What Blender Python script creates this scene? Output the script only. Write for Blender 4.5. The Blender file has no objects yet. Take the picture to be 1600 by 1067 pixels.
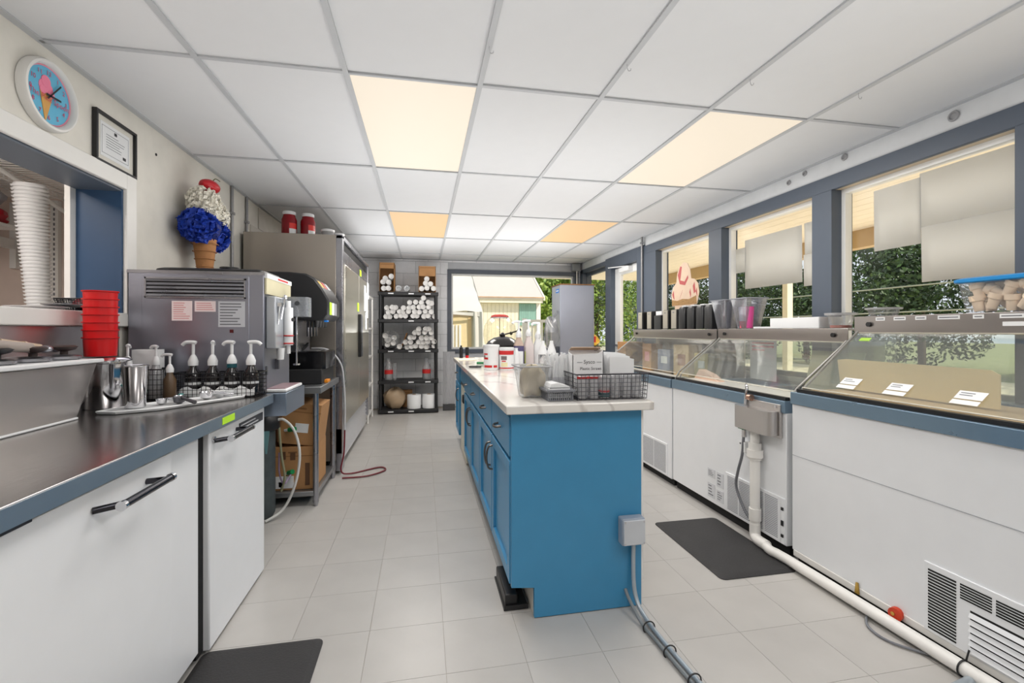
import bpy, math, random
import numpy as np
from mathutils import Vector, Matrix

S = bpy.context.scene
C = S.collection
R = random.Random(7)
PI = math.pi

# ------------------------------------------------------------------ camera
S.cycles.caustics_reflective = False
S.cycles.sample_clamp_indirect = 8.0
cam = bpy.data.cameras.new('camera')
cam.sensor_width = 36.0
cam.lens = 36.0 * 712 / 1600
cam.shift_y = -17.5 / 1600
cam.clip_start = 0.05
cam.clip_end = 200
co = bpy.data.objects.new('camera', cam)
co.location = (0, 0, 1.267)
co.rotation_euler = (PI / 2, 0, -0.1917)
C.objects.link(co)
S.camera = co

# ------------------------------------------------------------------ world, sun, lamps, exposure
S.view_settings.view_transform = 'Standard'
S.view_settings.look = 'None'
S.view_settings.gamma = 1.0
S.view_settings.use_curve_mapping = False
S.view_settings.exposure = 0.0
W = bpy.data.worlds.new('world')
S.world = W
W.use_nodes = True
bg = W.node_tree.nodes['Background']
bg.inputs[0].default_value = (0.86, 0.93, 1.0, 1)
bg.inputs[1].default_value = 1.0
sl = bpy.data.lights.new('sun', 'SUN')
sl.energy = 5.2
sl.angle = 0.02
sl.color = (1.0, 0.93, 0.82)
so = bpy.data.objects.new('sun', sl)
so.rotation_euler = Vector((-0.62, 0.42, -0.72)).to_track_quat('-Z', 'Y').to_euler()
C.objects.link(so)


def lamp(x, y, z, sx, sy, watts, col):
    l = bpy.data.lights.new('panel_or_fill_lamp', 'AREA')
    l.shape = 'RECTANGLE'
    l.size = sx
    l.size_y = sy
    l.energy = watts
    l.color = col
    o = bpy.data.objects.new('panel_or_fill_lamp', l)
    o.location = (x, y, z)
    C.objects.link(o)


PW = 16.0
PANELS = [(-0.346, 2.165, 0), (1.484, 2.165, 1), (-0.346, 4.605, 2), (1.484, 4.605, 3),
          (-0.346, -0.275, 4), (1.484, -0.275, 5)]
for (px, py, k) in PANELS:
    lamp(px + .305, py + .61, 2.418, .54, 1.14, PW if k not in (2, 3) else 22.0, (1, .975, .95) if k not in (2, 3) else (1, .97, .93))
lamp(-2.2, 1.2, 2.40, .9, .9, 36.0, (1, .92, .86))  # added unseen fill for the room beyond the hatch, no panel there


def up_fill(x, y, z, sx, sy, watts):
    # unseen upward fill lamp, added to brighten the ceiling
    l = bpy.data.lights.new('fill_lamp', 'AREA')
    l.shape = 'RECTANGLE'
    l.size = sx
    l.size_y = sy
    l.energy = watts
    l.color = (1, 1, 1)
    o = bpy.data.objects.new('fill_lamp', l)
    o.location = (x, y, z)
    o.rotation_euler = (PI, 0, 0)
    C.objects.link(o)


for (x, y, z) in [(-.2, .4, 1.24), (1.45, .4, 1.24), (-.2, 3.2, 1.24), (1.45, 3.2, 1.24), (-.2, 5.7, 1.24), (1.45, 5.7, 1.24)]:
    up_fill(x, y, z, .9, 1.6, 9.8 if y < 5 else 16.5)

# ------------------------------------------------------------------ helpers
ORG = {}


def lin(c):
    return tuple(((v / 255) / 12.92 if v / 255 <= .04045 else ((v / 255 + .055) / 1.055) ** 2.4) for v in c)


MC = {}


def M(name, col, rough=.5, metal=0.0, var=.05, scale=9.0, bump=0.0, bscale=60.0, stretch=None, spec=.5, emit=None, coat=0.0, rnd=0.0, sss=0.0):
    if name in MC:
        return MC[name]
    m = bpy.data.materials.new(name)
    m.use_nodes = True
    nt = m.node_tree
    p = nt.nodes['Principled BSDF']
    c = lin(col)
    p.inputs['Base Color'].default_value = (*c, 1)
    p.inputs['Roughness'].default_value = rough
    p.inputs['Metallic'].default_value = metal
    p.inputs['Specular IOR Level'].default_value = spec
    if coat:
        p.inputs['Coat Weight'].default_value = coat
        p.inputs['Coat Roughness'].default_value = .08
    if emit:
        p.inputs['Emission Color'].default_value = (*lin(emit[0]), 1)
        p.inputs['Emission Strength'].default_value = emit[1]
    tc = nt.nodes.new('ShaderNodeTexCoord')
    src = tc.outputs['Object']
    if stretch:
        mp = nt.nodes.new('ShaderNodeMapping')
        mp.inputs['Scale'].default_value = stretch
        nt.links.new(src, mp.inputs[0])
        src = mp.outputs[0]
    if var or rnd:
        n = nt.nodes.new('ShaderNodeTexNoise')
        n.inputs['Scale'].default_value = scale
        n.inputs['Detail'].default_value = 4
        nt.links.new(src, n.inputs['Vector'])
        mr = nt.nodes.new('ShaderNodeMapRange')
        mr.inputs[3].default_value = 1 - var * 2
        mr.inputs[4].default_value = 1 + var * 2
        nt.links.new(n.outputs[0], mr.inputs[0])
        val = mr.outputs[0]
        if rnd:
            oi = nt.nodes.new('ShaderNodeObjectInfo')
            m2 = nt.nodes.new('ShaderNodeMapRange')
            m2.inputs[3].default_value = 1 - rnd
            m2.inputs[4].default_value = 1 + rnd
            nt.links.new(oi.outputs['Random'], m2.inputs[0])
            mu = nt.nodes.new('ShaderNodeMath')
            mu.operation = 'MULTIPLY'
            nt.links.new(val, mu.inputs[0])
            nt.links.new(m2.outputs[0], mu.inputs[1])
            val = mu.outputs[0]
        vm = nt.nodes.new('ShaderNodeVectorMath')
        vm.operation = 'SCALE'
        vm.inputs[0].default_value = c
        nt.links.new(val, vm.inputs['Scale'])
        nt.links.new(vm.outputs[0], p.inputs['Base Color'])
        if metal > .5:
            m3 = nt.nodes.new('ShaderNodeMapRange')
            m3.inputs[3].default_value = max(.04, rough - .08)
            m3.inputs[4].default_value = rough + .08
            nt.links.new(n.outputs[0], m3.inputs[0])
            nt.links.new(m3.outputs[0], p.inputs['Roughness'])
    if bump:
        n2 = nt.nodes.new('ShaderNodeTexNoise')
        n2.inputs['Scale'].default_value = bscale
        nt.links.new(src, n2.inputs['Vector'])
        b = nt.nodes.new('ShaderNodeBump')
        b.inputs['Strength'].default_value = bump
        b.inputs['Distance'].default_value = .01
        nt.links.new(n2.outputs[0], b.inputs['Height'])
        nt.links.new(b.outputs[0], p.inputs['Normal'])
    MC[name] = m
    return m


def GL(name, tint=(255, 255, 255), gloss=.06, rough=.02, solid=0.0, scol=(230, 230, 230), fres=.45):
    """thin clear sheet: transparent + mirror by Fresnel, optionally a little milky"""
    if name in MC:
        return MC[name]
    m = bpy.data.materials.new(name)
    m.use_nodes = True
    nt = m.node_tree
    nt.nodes.remove(nt.nodes['Principled BSDF'])
    out = nt.nodes['Material Output']
    t = nt.nodes.new('ShaderNodeBsdfTransparent')
    t.inputs[0].default_value = (*lin(tint), 1)
    g = nt.nodes.new('ShaderNodeBsdfGlossy')
    g.inputs['Roughness'].default_value = rough
    lw = nt.nodes.new('ShaderNodeLayerWeight')
    lw.inputs[0].default_value = .35
    ad = nt.nodes.new('ShaderNodeMath')
    ad.operation = 'MULTIPLY_ADD'
    ad.inputs[1].default_value = fres
    ad.inputs[2].default_value = gloss
    nt.links.new(lw.outputs['Fresnel'], ad.inputs[0])
    mx = nt.nodes.new('ShaderNodeMixShader')
    nt.links.new(ad.outputs[0], mx.inputs[0])
    base = t.outputs[0]
    if solid:
        d = nt.nodes.new('ShaderNodeBsdfDiffuse')
        d.inputs[0].default_value = (*lin(scol), 1)
        tn = nt.nodes.new('ShaderNodeTexNoise')
        tn.inputs['Scale'].default_value = 14
        mr = nt.nodes.new('ShaderNodeMapRange')
        mr.inputs[3].default_value = solid * .7
        mr.inputs[4].default_value = min(1, solid * 1.3)
        nt.links.new(tn.outputs[0], mr.inputs[0])
        m2 = nt.nodes.new('ShaderNodeMixShader')
        nt.links.new(mr.outputs[0], m2.inputs[0])
        nt.links.new(t.outputs[0], m2.inputs[1])
        nt.links.new(d.outputs[0], m2.inputs[2])
        base = m2.outputs[0]
    nt.links.new(base, mx.inputs[1])
    nt.links.new(g.outputs[0], mx.inputs[2])
    nt.links.new(mx.outputs[0], out.inputs[0])
    MC[name] = m
    return m


class MB:
    def __init__(s):
        s.v = []
        s.f = []
        s.mi = []
        s.cur = 0

    def add(s, vs, fs):
        n = len(s.v)
        s.v += [tuple(v) for v in vs]
        s.f += [tuple(i + n for i in f) for f in fs]
        s.mi += [s.cur] * len(fs)
        return s

    def m(s, i):
        s.cur = i
        return s

    def box(s, x0, x1, y0, y1, z0, z1):
        if x0 > x1: x0, x1 = x1, x0
        if y0 > y1: y0, y1 = y1, y0
        if z0 > z1: z0, z1 = z1, z0
        return s.add([(x0, y0, z0), (x1, y0, z0), (x1, y1, z0), (x0, y1, z0), (x0, y0, z1), (x1, y0, z1), (x1, y1, z1), (x0, y1, z1)],
                     [(0, 3, 2, 1), (4, 5, 6, 7), (0, 1, 5, 4), (1, 2, 6, 5), (2, 3, 7, 6), (3, 0, 4, 7)])

    def cyl(s, p0, p1, r0, r1=None, n=16, cap=True):
        r1 = r0 if r1 is None else r1
        p0 = Vector(p0); p1 = Vector(p1)
        d = (p1 - p0).normalized()
        a = d.orthogonal().normalized()
        b = d.cross(a)
        vs = []
        for (p, r) in ((p0, r0), (p1, r1)):
            for i in range(n):
                t = 2 * PI * i / n
                vs.append(p + a * (r * math.cos(t)) + b * (r * math.sin(t)))
        fs = [(i, (i + 1) % n, n + (i + 1) % n, n + i) for i in range(n)]
        if cap:
            fs += [tuple(range(n - 1, -1, -1)), tuple(range(n, 2 * n))]
        return s.add(vs, fs)

    def lathe(s, prof, c=(0, 0), n=24, sx=1.0, sy=1.0):
        vs = []
        for (r, z) in prof:
            for i in range(n):
                t = 2 * PI * i / n
                vs.append((c[0] + r * sx * math.cos(t), c[1] + r * sy * math.sin(t), z))
        fs = []
        for k in range(len(prof) - 1):
            for i in range(n):
                j = (i + 1) % n
                fs.append((k * n + i, k * n + j, (k + 1) * n + j, (k + 1) * n + i))
        fs.append(tuple(range(n - 1, -1, -1)))
        k = (len(prof) - 1) * n
        fs.append(tuple(range(k, k + n)))
        return s.add(vs, fs)

    def rbox(s, cx, cy, hx, hy, r, prof, seg=4):
        """stack of rounded rectangles: prof = [(scale offset, z)]"""
        vs = []
        n = 4 * (seg + 1)
        for (o, z) in prof:
            for q in range(4):
                sx = (1, -1, -1, 1)[q]; sy = (1, 1, -1, -1)[q]
                for k in range(seg + 1):
                    t = PI / 2 * q + PI / 2 * k / seg
                    vs.append((cx + sx * (hx + o - r) + r * math.cos(t), cy + sy * (hy + o - r) + r * math.sin(t), z))
        fs = []
        for k in range(len(prof) - 1):
            for i in range(n):
                j = (i + 1) % n
                fs.append((k * n + i, k * n + j, (k + 1) * n + j, (k + 1) * n + i))
        fs.append(tuple(range(n - 1, -1, -1)))
        k = (len(prof) - 1) * n
        fs.append(tuple(range(k, k + n)))
        return s.add(vs, fs)

    def tube(s, pts, r, n=8, smooth=4):
        pts = [Vector(p) for p in pts]
        if smooth and len(pts) > 2:
            q = []
            P_ = [pts[0]] + pts + [pts[-1]]
            for i in range(1, len(P_) - 2):
                a, b, c, d = P_[i - 1:i + 3]
                for k in range(smooth):
                    t = k / smooth
                    q.append(.5 * ((2 * b) + (c - a) * t + (2 * a - 5 * b + 4 * c - d) * t * t + (3 * b - a - 3 * c + d) * t ** 3))
            q.append(pts[-1])
            pts = q
        vs = []
        up = None
        for i, p in enumerate(pts):
            d = (pts[min(i + 1, len(pts) - 1)] - pts[max(i - 1, 0)]).normalized()
            if up is None:
                up = d.orthogonal().normalized()
            a = (up - d * up.dot(d))
            a = a.normalized() if a.length > 1e-6 else d.orthogonal().normalized()
            up = a
            b = d.cross(a)
            for k in range(n):
                t = 2 * PI * k / n
                vs.append(p + a * (r * math.cos(t)) + b * (r * math.sin(t)))
        fs = []
        for i in range(len(pts) - 1):
            for k in range(n):
                j = (k + 1) % n
                fs.append((i * n + k, i * n + j, (i + 1) * n + j, (i + 1) * n + k))
        fs += [tuple(range(n - 1, -1, -1)), tuple(range((len(pts) - 1) * n, len(pts) * n))]
        return s.add(vs, fs)

    def prism(s, poly, ax, a0, a1):
        """poly in the two other axes (in order x,y,z without ax), extruded along ax"""
        n = len(poly)

        def mk(p, a):
            if ax == 'x': return (a, p[0], p[1])
            if ax == 'y': return (p[0], a, p[1])
            return (p[0], p[1], a)
        vs = [mk(p, a0) for p in poly] + [mk(p, a1) for p in poly]
        fs = [tuple(range(n)), tuple(range(2 * n - 1, n - 1, -1))] + [(i, n + i, n + (i + 1) % n, (i + 1) % n) for i in range(n)]
        return s.add(vs, fs)

    def ball(s, c, rx, ry=None, rz=None, n=12, k=8):
        ry = ry or rx; rz = rz or rx
        pr = [(math.sin(PI * i / k), -math.cos(PI * i / k)) for i in range(k + 1)]
        pr[0] = (.02, -1); pr[-1] = (.02, 1)
        vs = []
        for (r, z) in pr:
            for i in range(n):
                t = 2 * PI * i / n
                vs.append((c[0] + rx * r * math.cos(t), c[1] + ry * r * math.sin(t), c[2] + rz * z))
        fs = [(a * n + i, a * n + (i + 1) % n, (a + 1) * n + (i + 1) % n, (a + 1) * n + i) for a in range(k) for i in range(n)]
        return s.add(vs, fs)

    def torus(s, c, Rr, r, ax='z', n=24, k=8):
        vs = []
        for i in range(n):
            t = 2 * PI * i / n
            for j in range(k):
                u = 2 * PI * j / k
                a = (Rr + r * math.cos(u)) * math.cos(t); b = (Rr + r * math.cos(u)) * math.sin(t); h = r * math.sin(u)
                p = {'z': (a, b, h), 'x': (h, a, b), 'y': (a, h, b)}[ax]
                vs.append((c[0] + p[0], c[1] + p[1], c[2] + p[2]))
        fs = [(i * k + j, ((i + 1) % n) * k + j, ((i + 1) % n) * k + (j + 1) % k, i * k + (j + 1) % k) for i in range(n) for j in range(k)]
        return s.add(vs, fs)

    def rot(s, mark, c, axis, ang):
        Q = Matrix.Rotation(ang, 3, axis)
        c = Vector(c)
        for i in range(mark, len(s.v)):
            s.v[i] = tuple(Q @ (Vector(s.v[i]) - c) + c)
        return s

    def mesh(s, name, mats, off=(0, 0, 0), smooth=True):
        me = bpy.data.meshes.new(name)
        o = Vector(off)
        me.from_pydata([tuple(Vector(v) - o) for v in s.v], [], s.f)
        for m in (mats if isinstance(mats, (list, tuple)) else [mats]):
            me.materials.append(m)
        if any(s.mi):
            me.polygons.foreach_set('material_index', s.mi)
        import bmesh
        b = bmesh.new()
        b.from_mesh(me)
        bmesh.ops.recalc_face_normals(b, faces=b.faces)
        b.to_mesh(me)
        b.free()
        if smooth:
            me.polygons.foreach_set('use_smooth', [True] * len(me.polygons))
            me.set_sharp_from_angle(angle=math.radians(38))
        return me


def link(o, parent=None):
    C.objects.link(o)
    if parent is not None:
        o.parent = parent
    return o


def root_of(o):
    while o.parent is not None:
        o = o.parent
    return o


def bev(o, w, seg=2):
    md = o.modifiers.new('bevel', 'BEVEL')
    md.width = w
    md.segments = seg
    md.limit_method = 'ANGLE'
    md.angle_limit = math.radians(50)


def thing(name, label, cat, loc=(0, 0, 0), group=None):
    o = bpy.data.objects.new(name, None)
    o.empty_display_size = .05
    o.location = loc
    o['label'] = label
    o['category'] = cat
    if group: o['group'] = group
    return link(o)


def P(name, mb, mats, parent, bevel=0.0, label=None, stuff=False):
    r = root_of(parent)
    o = bpy.data.objects.new(name, mb.mesh(name, mats, r.location if r.type == 'EMPTY' or 'off' in r.keys() else r.location))
    link(o, parent)
    if bevel: bev(o, bevel)
    if label: o['label'] = label
    if stuff: o['kind'] = 'stuff'
    return o


def solo(name, mb, mats, label, cat, loc, group=None, bevel=0.0):
    o = bpy.data.objects.new(name, mb.mesh(name, mats, loc))
    o.location = loc
    o['label'] = label
    o['category'] = cat
    if group: o['group'] = group
    link(o)
    if bevel: bev(o, bevel)
    return o


def struct(name, mb, mats, bevel=0.0):
    o = bpy.data.objects.new(name, mb.mesh(name, mats))
    o['kind'] = 'structure'
    link(o)
    if bevel: bev(o, bevel)
    return o


PC = {}


def piece(name, dims, loc, mat, parent):
    k = (name, tuple(round(d, 4) for d in dims), mat.name)
    if k not in PC:
        a, b, c = [d / 2 for d in dims]
        PC[k] = MB().box(-a, a, -b, b, -c, c).mesh(name, mat, smooth=False)
    o = bpy.data.objects.new(name, PC[k])
    o.location = Vector(loc) - Vector(root_of(parent).location)
    return link(o, parent)


def dup(root, loc, label=None, rz=None, scale=None):
    r = root.copy()
    link(r)
    r.location = loc
    if rz is not None: r.rotation_euler = (0, 0, rz)
    if scale: r.scale = scale
    if label: r['label'] = label

    def rec(a, b):
        for ch in list(a.children):
            c = ch.copy()
            link(c, b)
            rec(ch, c)
    rec(root, r)
    return r


def text(s, size, o, u, v, mat, parent, name='lettering', align='CENTER'):
    cu = bpy.data.curves.new('t', 'FONT')
    cu.body = s
    cu.size = size
    cu.align_x = align
    cu.align_y = 'CENTER'
    cu.resolution_u = 2
    to = bpy.data.objects.new('t', cu)
    me = bpy.data.meshes.new_from_object(to)
    bpy.data.objects.remove(to)
    bpy.data.curves.remove(cu)
    u = Vector(u); v = Vector(v); o = Vector(o) - Vector(root_of(parent).location)
    for vv in me.vertices:
        vv.co = o + u * vv.co.x + v * vv.co.y
    me.materials.clear()
    me.materials.append(mat)
    ob = bpy.data.objects.new(name, me)
    return link(ob, parent)


def lines(mb, o, u, v, w, h, n, t=.35, seed=1, ragged=True):
    """rows of small print too small to read: thin bars on a sheet with corner o"""
    rr = random.Random(seed)
    o = Vector(o); u = Vector(u); v = Vector(v)
    for i in range(n):
        a = o + v * (h * (1 - (i + .5) / n))
        ln = w * (rr.uniform(.55, 1) if ragged else 1)
        d = v * (h / n * t / 2)
        mb.add([a - d, a + u * ln - d, a + u * ln + d, a + d], [(0, 1, 2, 3)])
    return mb


# ------------------------------------------------------------------ materials
white_wall = M('painted white wall', (218, 220, 222), .6)
left_wall = M('painted warm grey wall', (224, 220, 211), .6, bump=.05, bscale=40)
block_m = M('painted block', (230, 231, 234), .55, bump=.25, bscale=45, rnd=.02)
block_l = M('painted beige block', (205, 199, 190), .55, bump=.25, bscale=45, rnd=.02)
translucent = None
mortar = M('painted mortar', (186, 188, 192), .7)
mortar_l = M('painted beige mortar', (178, 172, 164), .7)
tile_m = M('vinyl floor tile', (186, 183, 179), .32, var=.05, scale=5, bump=.03, bscale=20, rnd=.025)
grout = M('tile seam', (166, 158, 146), .8)
ceil_m = M('ceiling tile', (220, 221, 223), .8, var=.01, rnd=.008)
tee_m = M('ceiling tee bar', (188, 190, 193), .5, var=.02)
trim_w = M('white trim paint', (232, 230, 226), .4, var=.02)
blue_g = M('blue grey paint', (80, 89, 102), .45, var=.03)
navy_j = M('dark blue jamb paint', (44, 74, 108), .4, var=.03)
alum = M('white window frame', (236, 236, 234), .35, var=.02)
steel = M('stainless steel', (172, 172, 178), .28, .95, var=.02, scale=3)
steel_h = M('stainless worktop', (176, 172, 170), .2, .95, var=.03, stretch=(60, 3, 3), scale=4)
steel_d = M('brushed steel side', (160, 162, 174), .34, .9, var=.04, stretch=(1, 1, 1), scale=3)
chrome = M('chrome', (215, 215, 218), .1, 1.0, var=0)
black = M('black plastic', (28, 28, 30), .4)
rubber = M('black rubber', (46, 45, 46), .65, bump=.2, bscale=120, var=.12, scale=6)
dark = M('dark gap', (14, 14, 15), .8, var=0)
white_p = M('white plastic', (236, 237, 238), .35, var=.015)
white_en = M('white enamel panel', (236, 238, 241), .3, var=.015)
blue_c = M('blue cabinet paint', (64, 140, 184), .35, var=.03, bump=.02)
stone = M('white stone worktop', (230, 224, 214), .12, var=.05, scale=5, bump=0)
card = M('cardboard', (178, 132, 86), .8, var=.08, bump=.05)
card_d = M('dark cardboard', (140, 100, 62), .8, var=.08)
ink = M('black ink', (40, 40, 44), .7, var=0)
ink_g = M('grey ink', (120, 122, 128), .7, var=0)
ink_r = M('red ink', (200, 40, 40), .6, var=0)
ink_p = M('pale red ink', (225, 160, 160), .6, var=0)
paper = M('white paper', (238, 239, 240), .7, var=.01)
paper_out = M('menu sheet', (232, 234, 230), .7, var=.02)
_nt = paper_out.node_tree
_tr = _nt.nodes.new('ShaderNodeBsdfTranslucent')
_tr.inputs[0].default_value = (.86, .86, .88, 1)
_mx = _nt.nodes.new('ShaderNodeMixShader')
_mx.inputs[0].default_value = .6
_nt.links.new(_nt.nodes['Principled BSDF'].outputs[0], _mx.inputs[1])
_nt.links.new(_tr.outputs[0], _mx.inputs[2])
_nt.links.new(_mx.outputs[0], _nt.nodes['Material Output'].inputs[0])
red_p = M('red plastic', (210, 14, 20), .3)
pvc = M('white pipe', (234, 232, 228), .4)
glass = GL('window glass', (253, 253, 253), .003, .2, fres=.02)
glass_c = GL('display glass', (248, 250, 248), .03, solid=.05, fres=.18)  # milky share is painted haze, standing in for window reflections
clear = GL('clear plastic', (246, 248, 250), .06, .12, .16)
clear_m = GL('milky plastic', (235, 236, 238), .06, .2, .45, (226, 226, 228))
syr = M('dark syrup', (26, 22, 24), .15, coat=.5)
yel = M('yellow green label', (190, 240, 50), .6, var=0)
cream = M('cream boards', (250, 240, 222), .6)
cream_w = M('cream wall paint', (240, 234, 212), .6)
cone_m = M('wafer', (246, 222, 192), .7, bump=.1)

# ------------------------------------------------------------------ floor
XL, XR, YB, YF, ZC = -1.53, 2.72, 7.65, -2.2, 2.435
floor = struct('floor', MB().box(-3.6, 2.9, YF - .1, YB + .15, -.12, -.003), grout)
for i in range(-3, 9):
    for j in range(-3, 20):
        x = -.2225 + .305 * i + .1525
        y = 1.696 + .305 * j + .1525
        if x + .15 > 2.72 or x - .15 < -1.2 or y + .15 > YB:
            continue
        piece('floor_tile', (.3036, .3036, .004), (x, y, -.002), tile_m, floor)

# ------------------------------------------------------------------ ceiling
ceiling = struct('ceiling', MB().box(-3.6, 2.95, YF - .1, YB + .2, ZC + .035, ZC + .2), ceil_m)
GX = [-1.566 + .61 * i for i in range(8)]
GY = [2.165 + 1.22 * j for j in range(-4, 6)]
lit = {(px, py) for (px, py, k) in PANELS}
for i in range(7):
    for j in range(len(GY)):
        x0, x1 = max(GX[i], XL), min(GX[i + 1], XR)
        y0 = max(GY[j], YF); y1 = min(GY[j] + 1.22, YB)
        if y1 - y0 < .05: continue
        if any(abs(GX[i] - a) < .02 and abs(GY[j] - b) < .02 for a, b in lit): continue
        dz = R.uniform(-.0015, .0015)
        piece('ceiling_tile', (round(x1 - x0 - .006, 3), round(y1 - y0 - .006, 3), .012), ((x0 + x1) / 2, (y0 + y1) / 2, ZC + .010 + dz), ceil_m, ceiling)
        if y0 > YF:
            piece('cross_tee', (round(x1 - x0 - .024, 3), .022, .008), ((x0 + x1) / 2, y0, ZC), tee_m, ceiling)
for gx in GX[1:7]:
    piece('main_tee', (.024, YB - YF, .008), (gx, (YB + YF) / 2, ZC - .001), tee_m, ceiling)
piece('wall_angle', (.03, YB - YF, .008), (XL + .015, (YB + YF) / 2, ZC), tee_m, ceiling)
piece('wall_angle', (.03, YB - YF, .008), (XR - .015, (YB + YF) / 2, ZC), tee_m, ceiling)
pl_lab = ['bright ceiling light panel above the aisle nearest the clock wall', 'long bright ceiling light panel nearest the menu sheet windows',
          'small far ceiling light panel near the red jars on the fridge', 'small far ceiling light panel nearest the doorway side',
          'ceiling light panel behind the viewer on the counter side', 'ceiling light panel behind the viewer on the window side']
dif_n = M('near light diffuser', (160, 152, 140), .5, var=0, emit=((255, 241, 220), .62))
dif_f = M('far light diffuser', (160, 134, 102), .5, var=0, emit=((255, 218, 168), .56))
for (px, py, k) in PANELS:
    t = thing('ceiling_light', pl_lab[k], 'ceiling light', (px + .305, py + .61, ZC))
    P('diffuser', MB().box(px + .012, px + .598, py + .012, py + 1.208, ZC + .001, ZC + .006), dif_f if k in (2, 3) else dif_n, t)
    m = MB()
    m.box(px, px + .61, py, py + .014, ZC - .004, ZC + .012).box(px, px + .61, py + 1.206, py + 1.22, ZC - .004, ZC + .012)
    m.box(px, px + .014, py + .014, py + 1.206, ZC - .004, ZC + .012).box(px + .596, px + .61, py + .014, py + 1.206, ZC - .004, ZC + .012)
    P('frame', m, tee_m, t)
hook_lab = ['small wire ceiling hook nearest the first light panel', 'small wire ceiling hook second from the clock side', 'small wire ceiling hook third from the clock side', 'small wire ceiling hook nearest the window wall']
for k, (hx, hy) in enumerate([(.264, 1.85), (.874, 1.86), (1.484, 1.86), (2.094, 1.87)]):
    m = MB().tube([(hx, hy, ZC - .004), (hx, hy, ZC - .02), (hx + .006, hy, ZC - .032), (hx + .016, hy, ZC - .03), (hx + .018, hy, ZC - .022)], .0018, 6)
    solo('ceiling_hook', m, chrome, hook_lab[k], 'hook', (hx, hy, ZC - .004))

# ------------------------------------------------------------------ walls
OY0, OY1, OZ0, OZ1 = .55, 2.70, 1.355, 1.995     # pass-through opening
m = MB()
XW = XL - .19
m.box(XW, XL, YF, OY0, 0, ZC + .05).box(XW, XL, OY1, YB, 0, ZC + .05)
m.box(XW, XL, OY0, OY1, 0, OZ0 - .07).box(XW, XL, OY0, OY1, OZ1, ZC + .05)
wl = struct('wall_left', m, left_wall)
for j in range(8):
    for k in range(4):
        z0 = 1.62 + .2 * k
        z1 = min(z0 + .2, ZC - .004)
        y0 = 4.46 + .4 * j + (.2 if k % 2 else 0)
        y1 = min(y0 + .4, YB)
        if y1 - y0 > .05:
            piece('block', (.01, round(y1 - y0 - .006, 3), round(z1 - z0 - .006, 3)), (XL + .005, (y0 + y1) / 2, (z0 + z1) / 2), block_l, wl)
# jamb, header liner, trim boards, sill
struct('trim_1', MB().box(XW - .01, XL + .002, OY1 - .012, OY1 + .004, OZ0, OZ1), navy_j)
struct('trim_2', MB().box(XW - .01, XL + .002, OY0, OY1 - .012, OZ1 - .012, OZ1 + .004), blue_g)
struct('trim_3', MB().box(XL, XL + .022, OY1, OY1 + .082, OZ0 - .07, OZ1 + .082), trim_w, .004)
struct('trim_4', MB().box(XL, XL + .022, OY0 - .08, OY1, OZ1, OZ1 + .082), trim_w, .004)
struct('trim_5', MB().box(XW - .02, XL + .03, OY0 - .08, OY1 + .06, OZ0 - .07, OZ0), trim_w, .006)
struct('trim_6', MB().box(XW - .035, XW - .01, OY1 - .05, OY1 + .05, OZ0 - .07, OZ1 + .05), trim_w)
# serving room beyond the pass-through
struct('wall_inner', MB().box(-3.6, -3.5, YF, 4.2, 0, 2.5), M('inner wall', (204, 194, 190), .6))
struct('wall_partition', MB().box(-3.5, XW, 4.0, 4.1, 0, 2.5), M('inner partition', (226, 210, 200), .6))
struct('wall_rear', MB().box(-3.6, 2.9, YF - .1, YF, 0, 2.5), white_wall)

BW0, BW1, BWZ0, BWZ1 = .40, 2.66, .90, 2.27
m = MB()
m.box(XL - .19, BW0, YB + .012, YB + .15, 0, ZC + .05).box(BW1, 2.87, YB + .012, YB + .15, 0, ZC + .05)
m.box(BW0, BW1, YB + .012, YB + .15, 0, BWZ0).box(BW0, BW1, YB + .012, YB + .15, BWZ1, ZC + .05)
wb = struct('wall_back', m, mortar)
rows = 13
for k in range(rows):
    z0 = k * .2; z1 = min(z0 + .2, ZC - .003)
    x = XL + .003 - (.2 if k % 2 else 0)
    while x < XR:
        segs = [(max(x, XL), min(x + .4, XR))]
        if z1 > BWZ0 + .02 and z0 < BWZ1 - .02:
            a, b = segs[0]
            segs = [(a, min(b, BW0)), (max(a, BW1), b)]
        for a, b in segs:
            if b - a > .03:
                piece('block', (round(b - a - .006, 3), .014, round(z1 - z0 - .006, 3)), ((a + b) / 2, YB + .006, (z0 + z1) / 2), block_m, wb)
        x += .4


def window(name, kind, lo, hi, z0, z1, pos, frame_mat, fw=.035, rail=True):
    """kind 'x': in a wall of constant x, spanning y lo..hi; 'y': constant y"""
    m = MB()

    def bx(a0, a1, b0, b1, d0, d1):
        if kind == 'x': m.box(d0, d1, a0, a1, b0, b1)
        else: m.box(a0, a1, d0, d1, b0, b1)
    bx(lo, lo + fw, z0, z1, pos - .02, pos + .03)
    bx(hi - fw, hi, z0, z1, pos - .02, pos + .03)
    bx(lo + fw, hi - fw, z1 - fw, z1, pos - .02, pos + .03)
    bx(lo + fw, hi - fw, z0, z0 + fw, pos - .02, pos + .03)
    w = struct(name, m, frame_mat)
    m = MB()
    bx(lo + fw * .8, hi - fw * .8, z0 + fw * .8, z1 - fw * .8, pos + .002, pos + .007)
    P('pane', m, glass, w)
    return w


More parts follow.
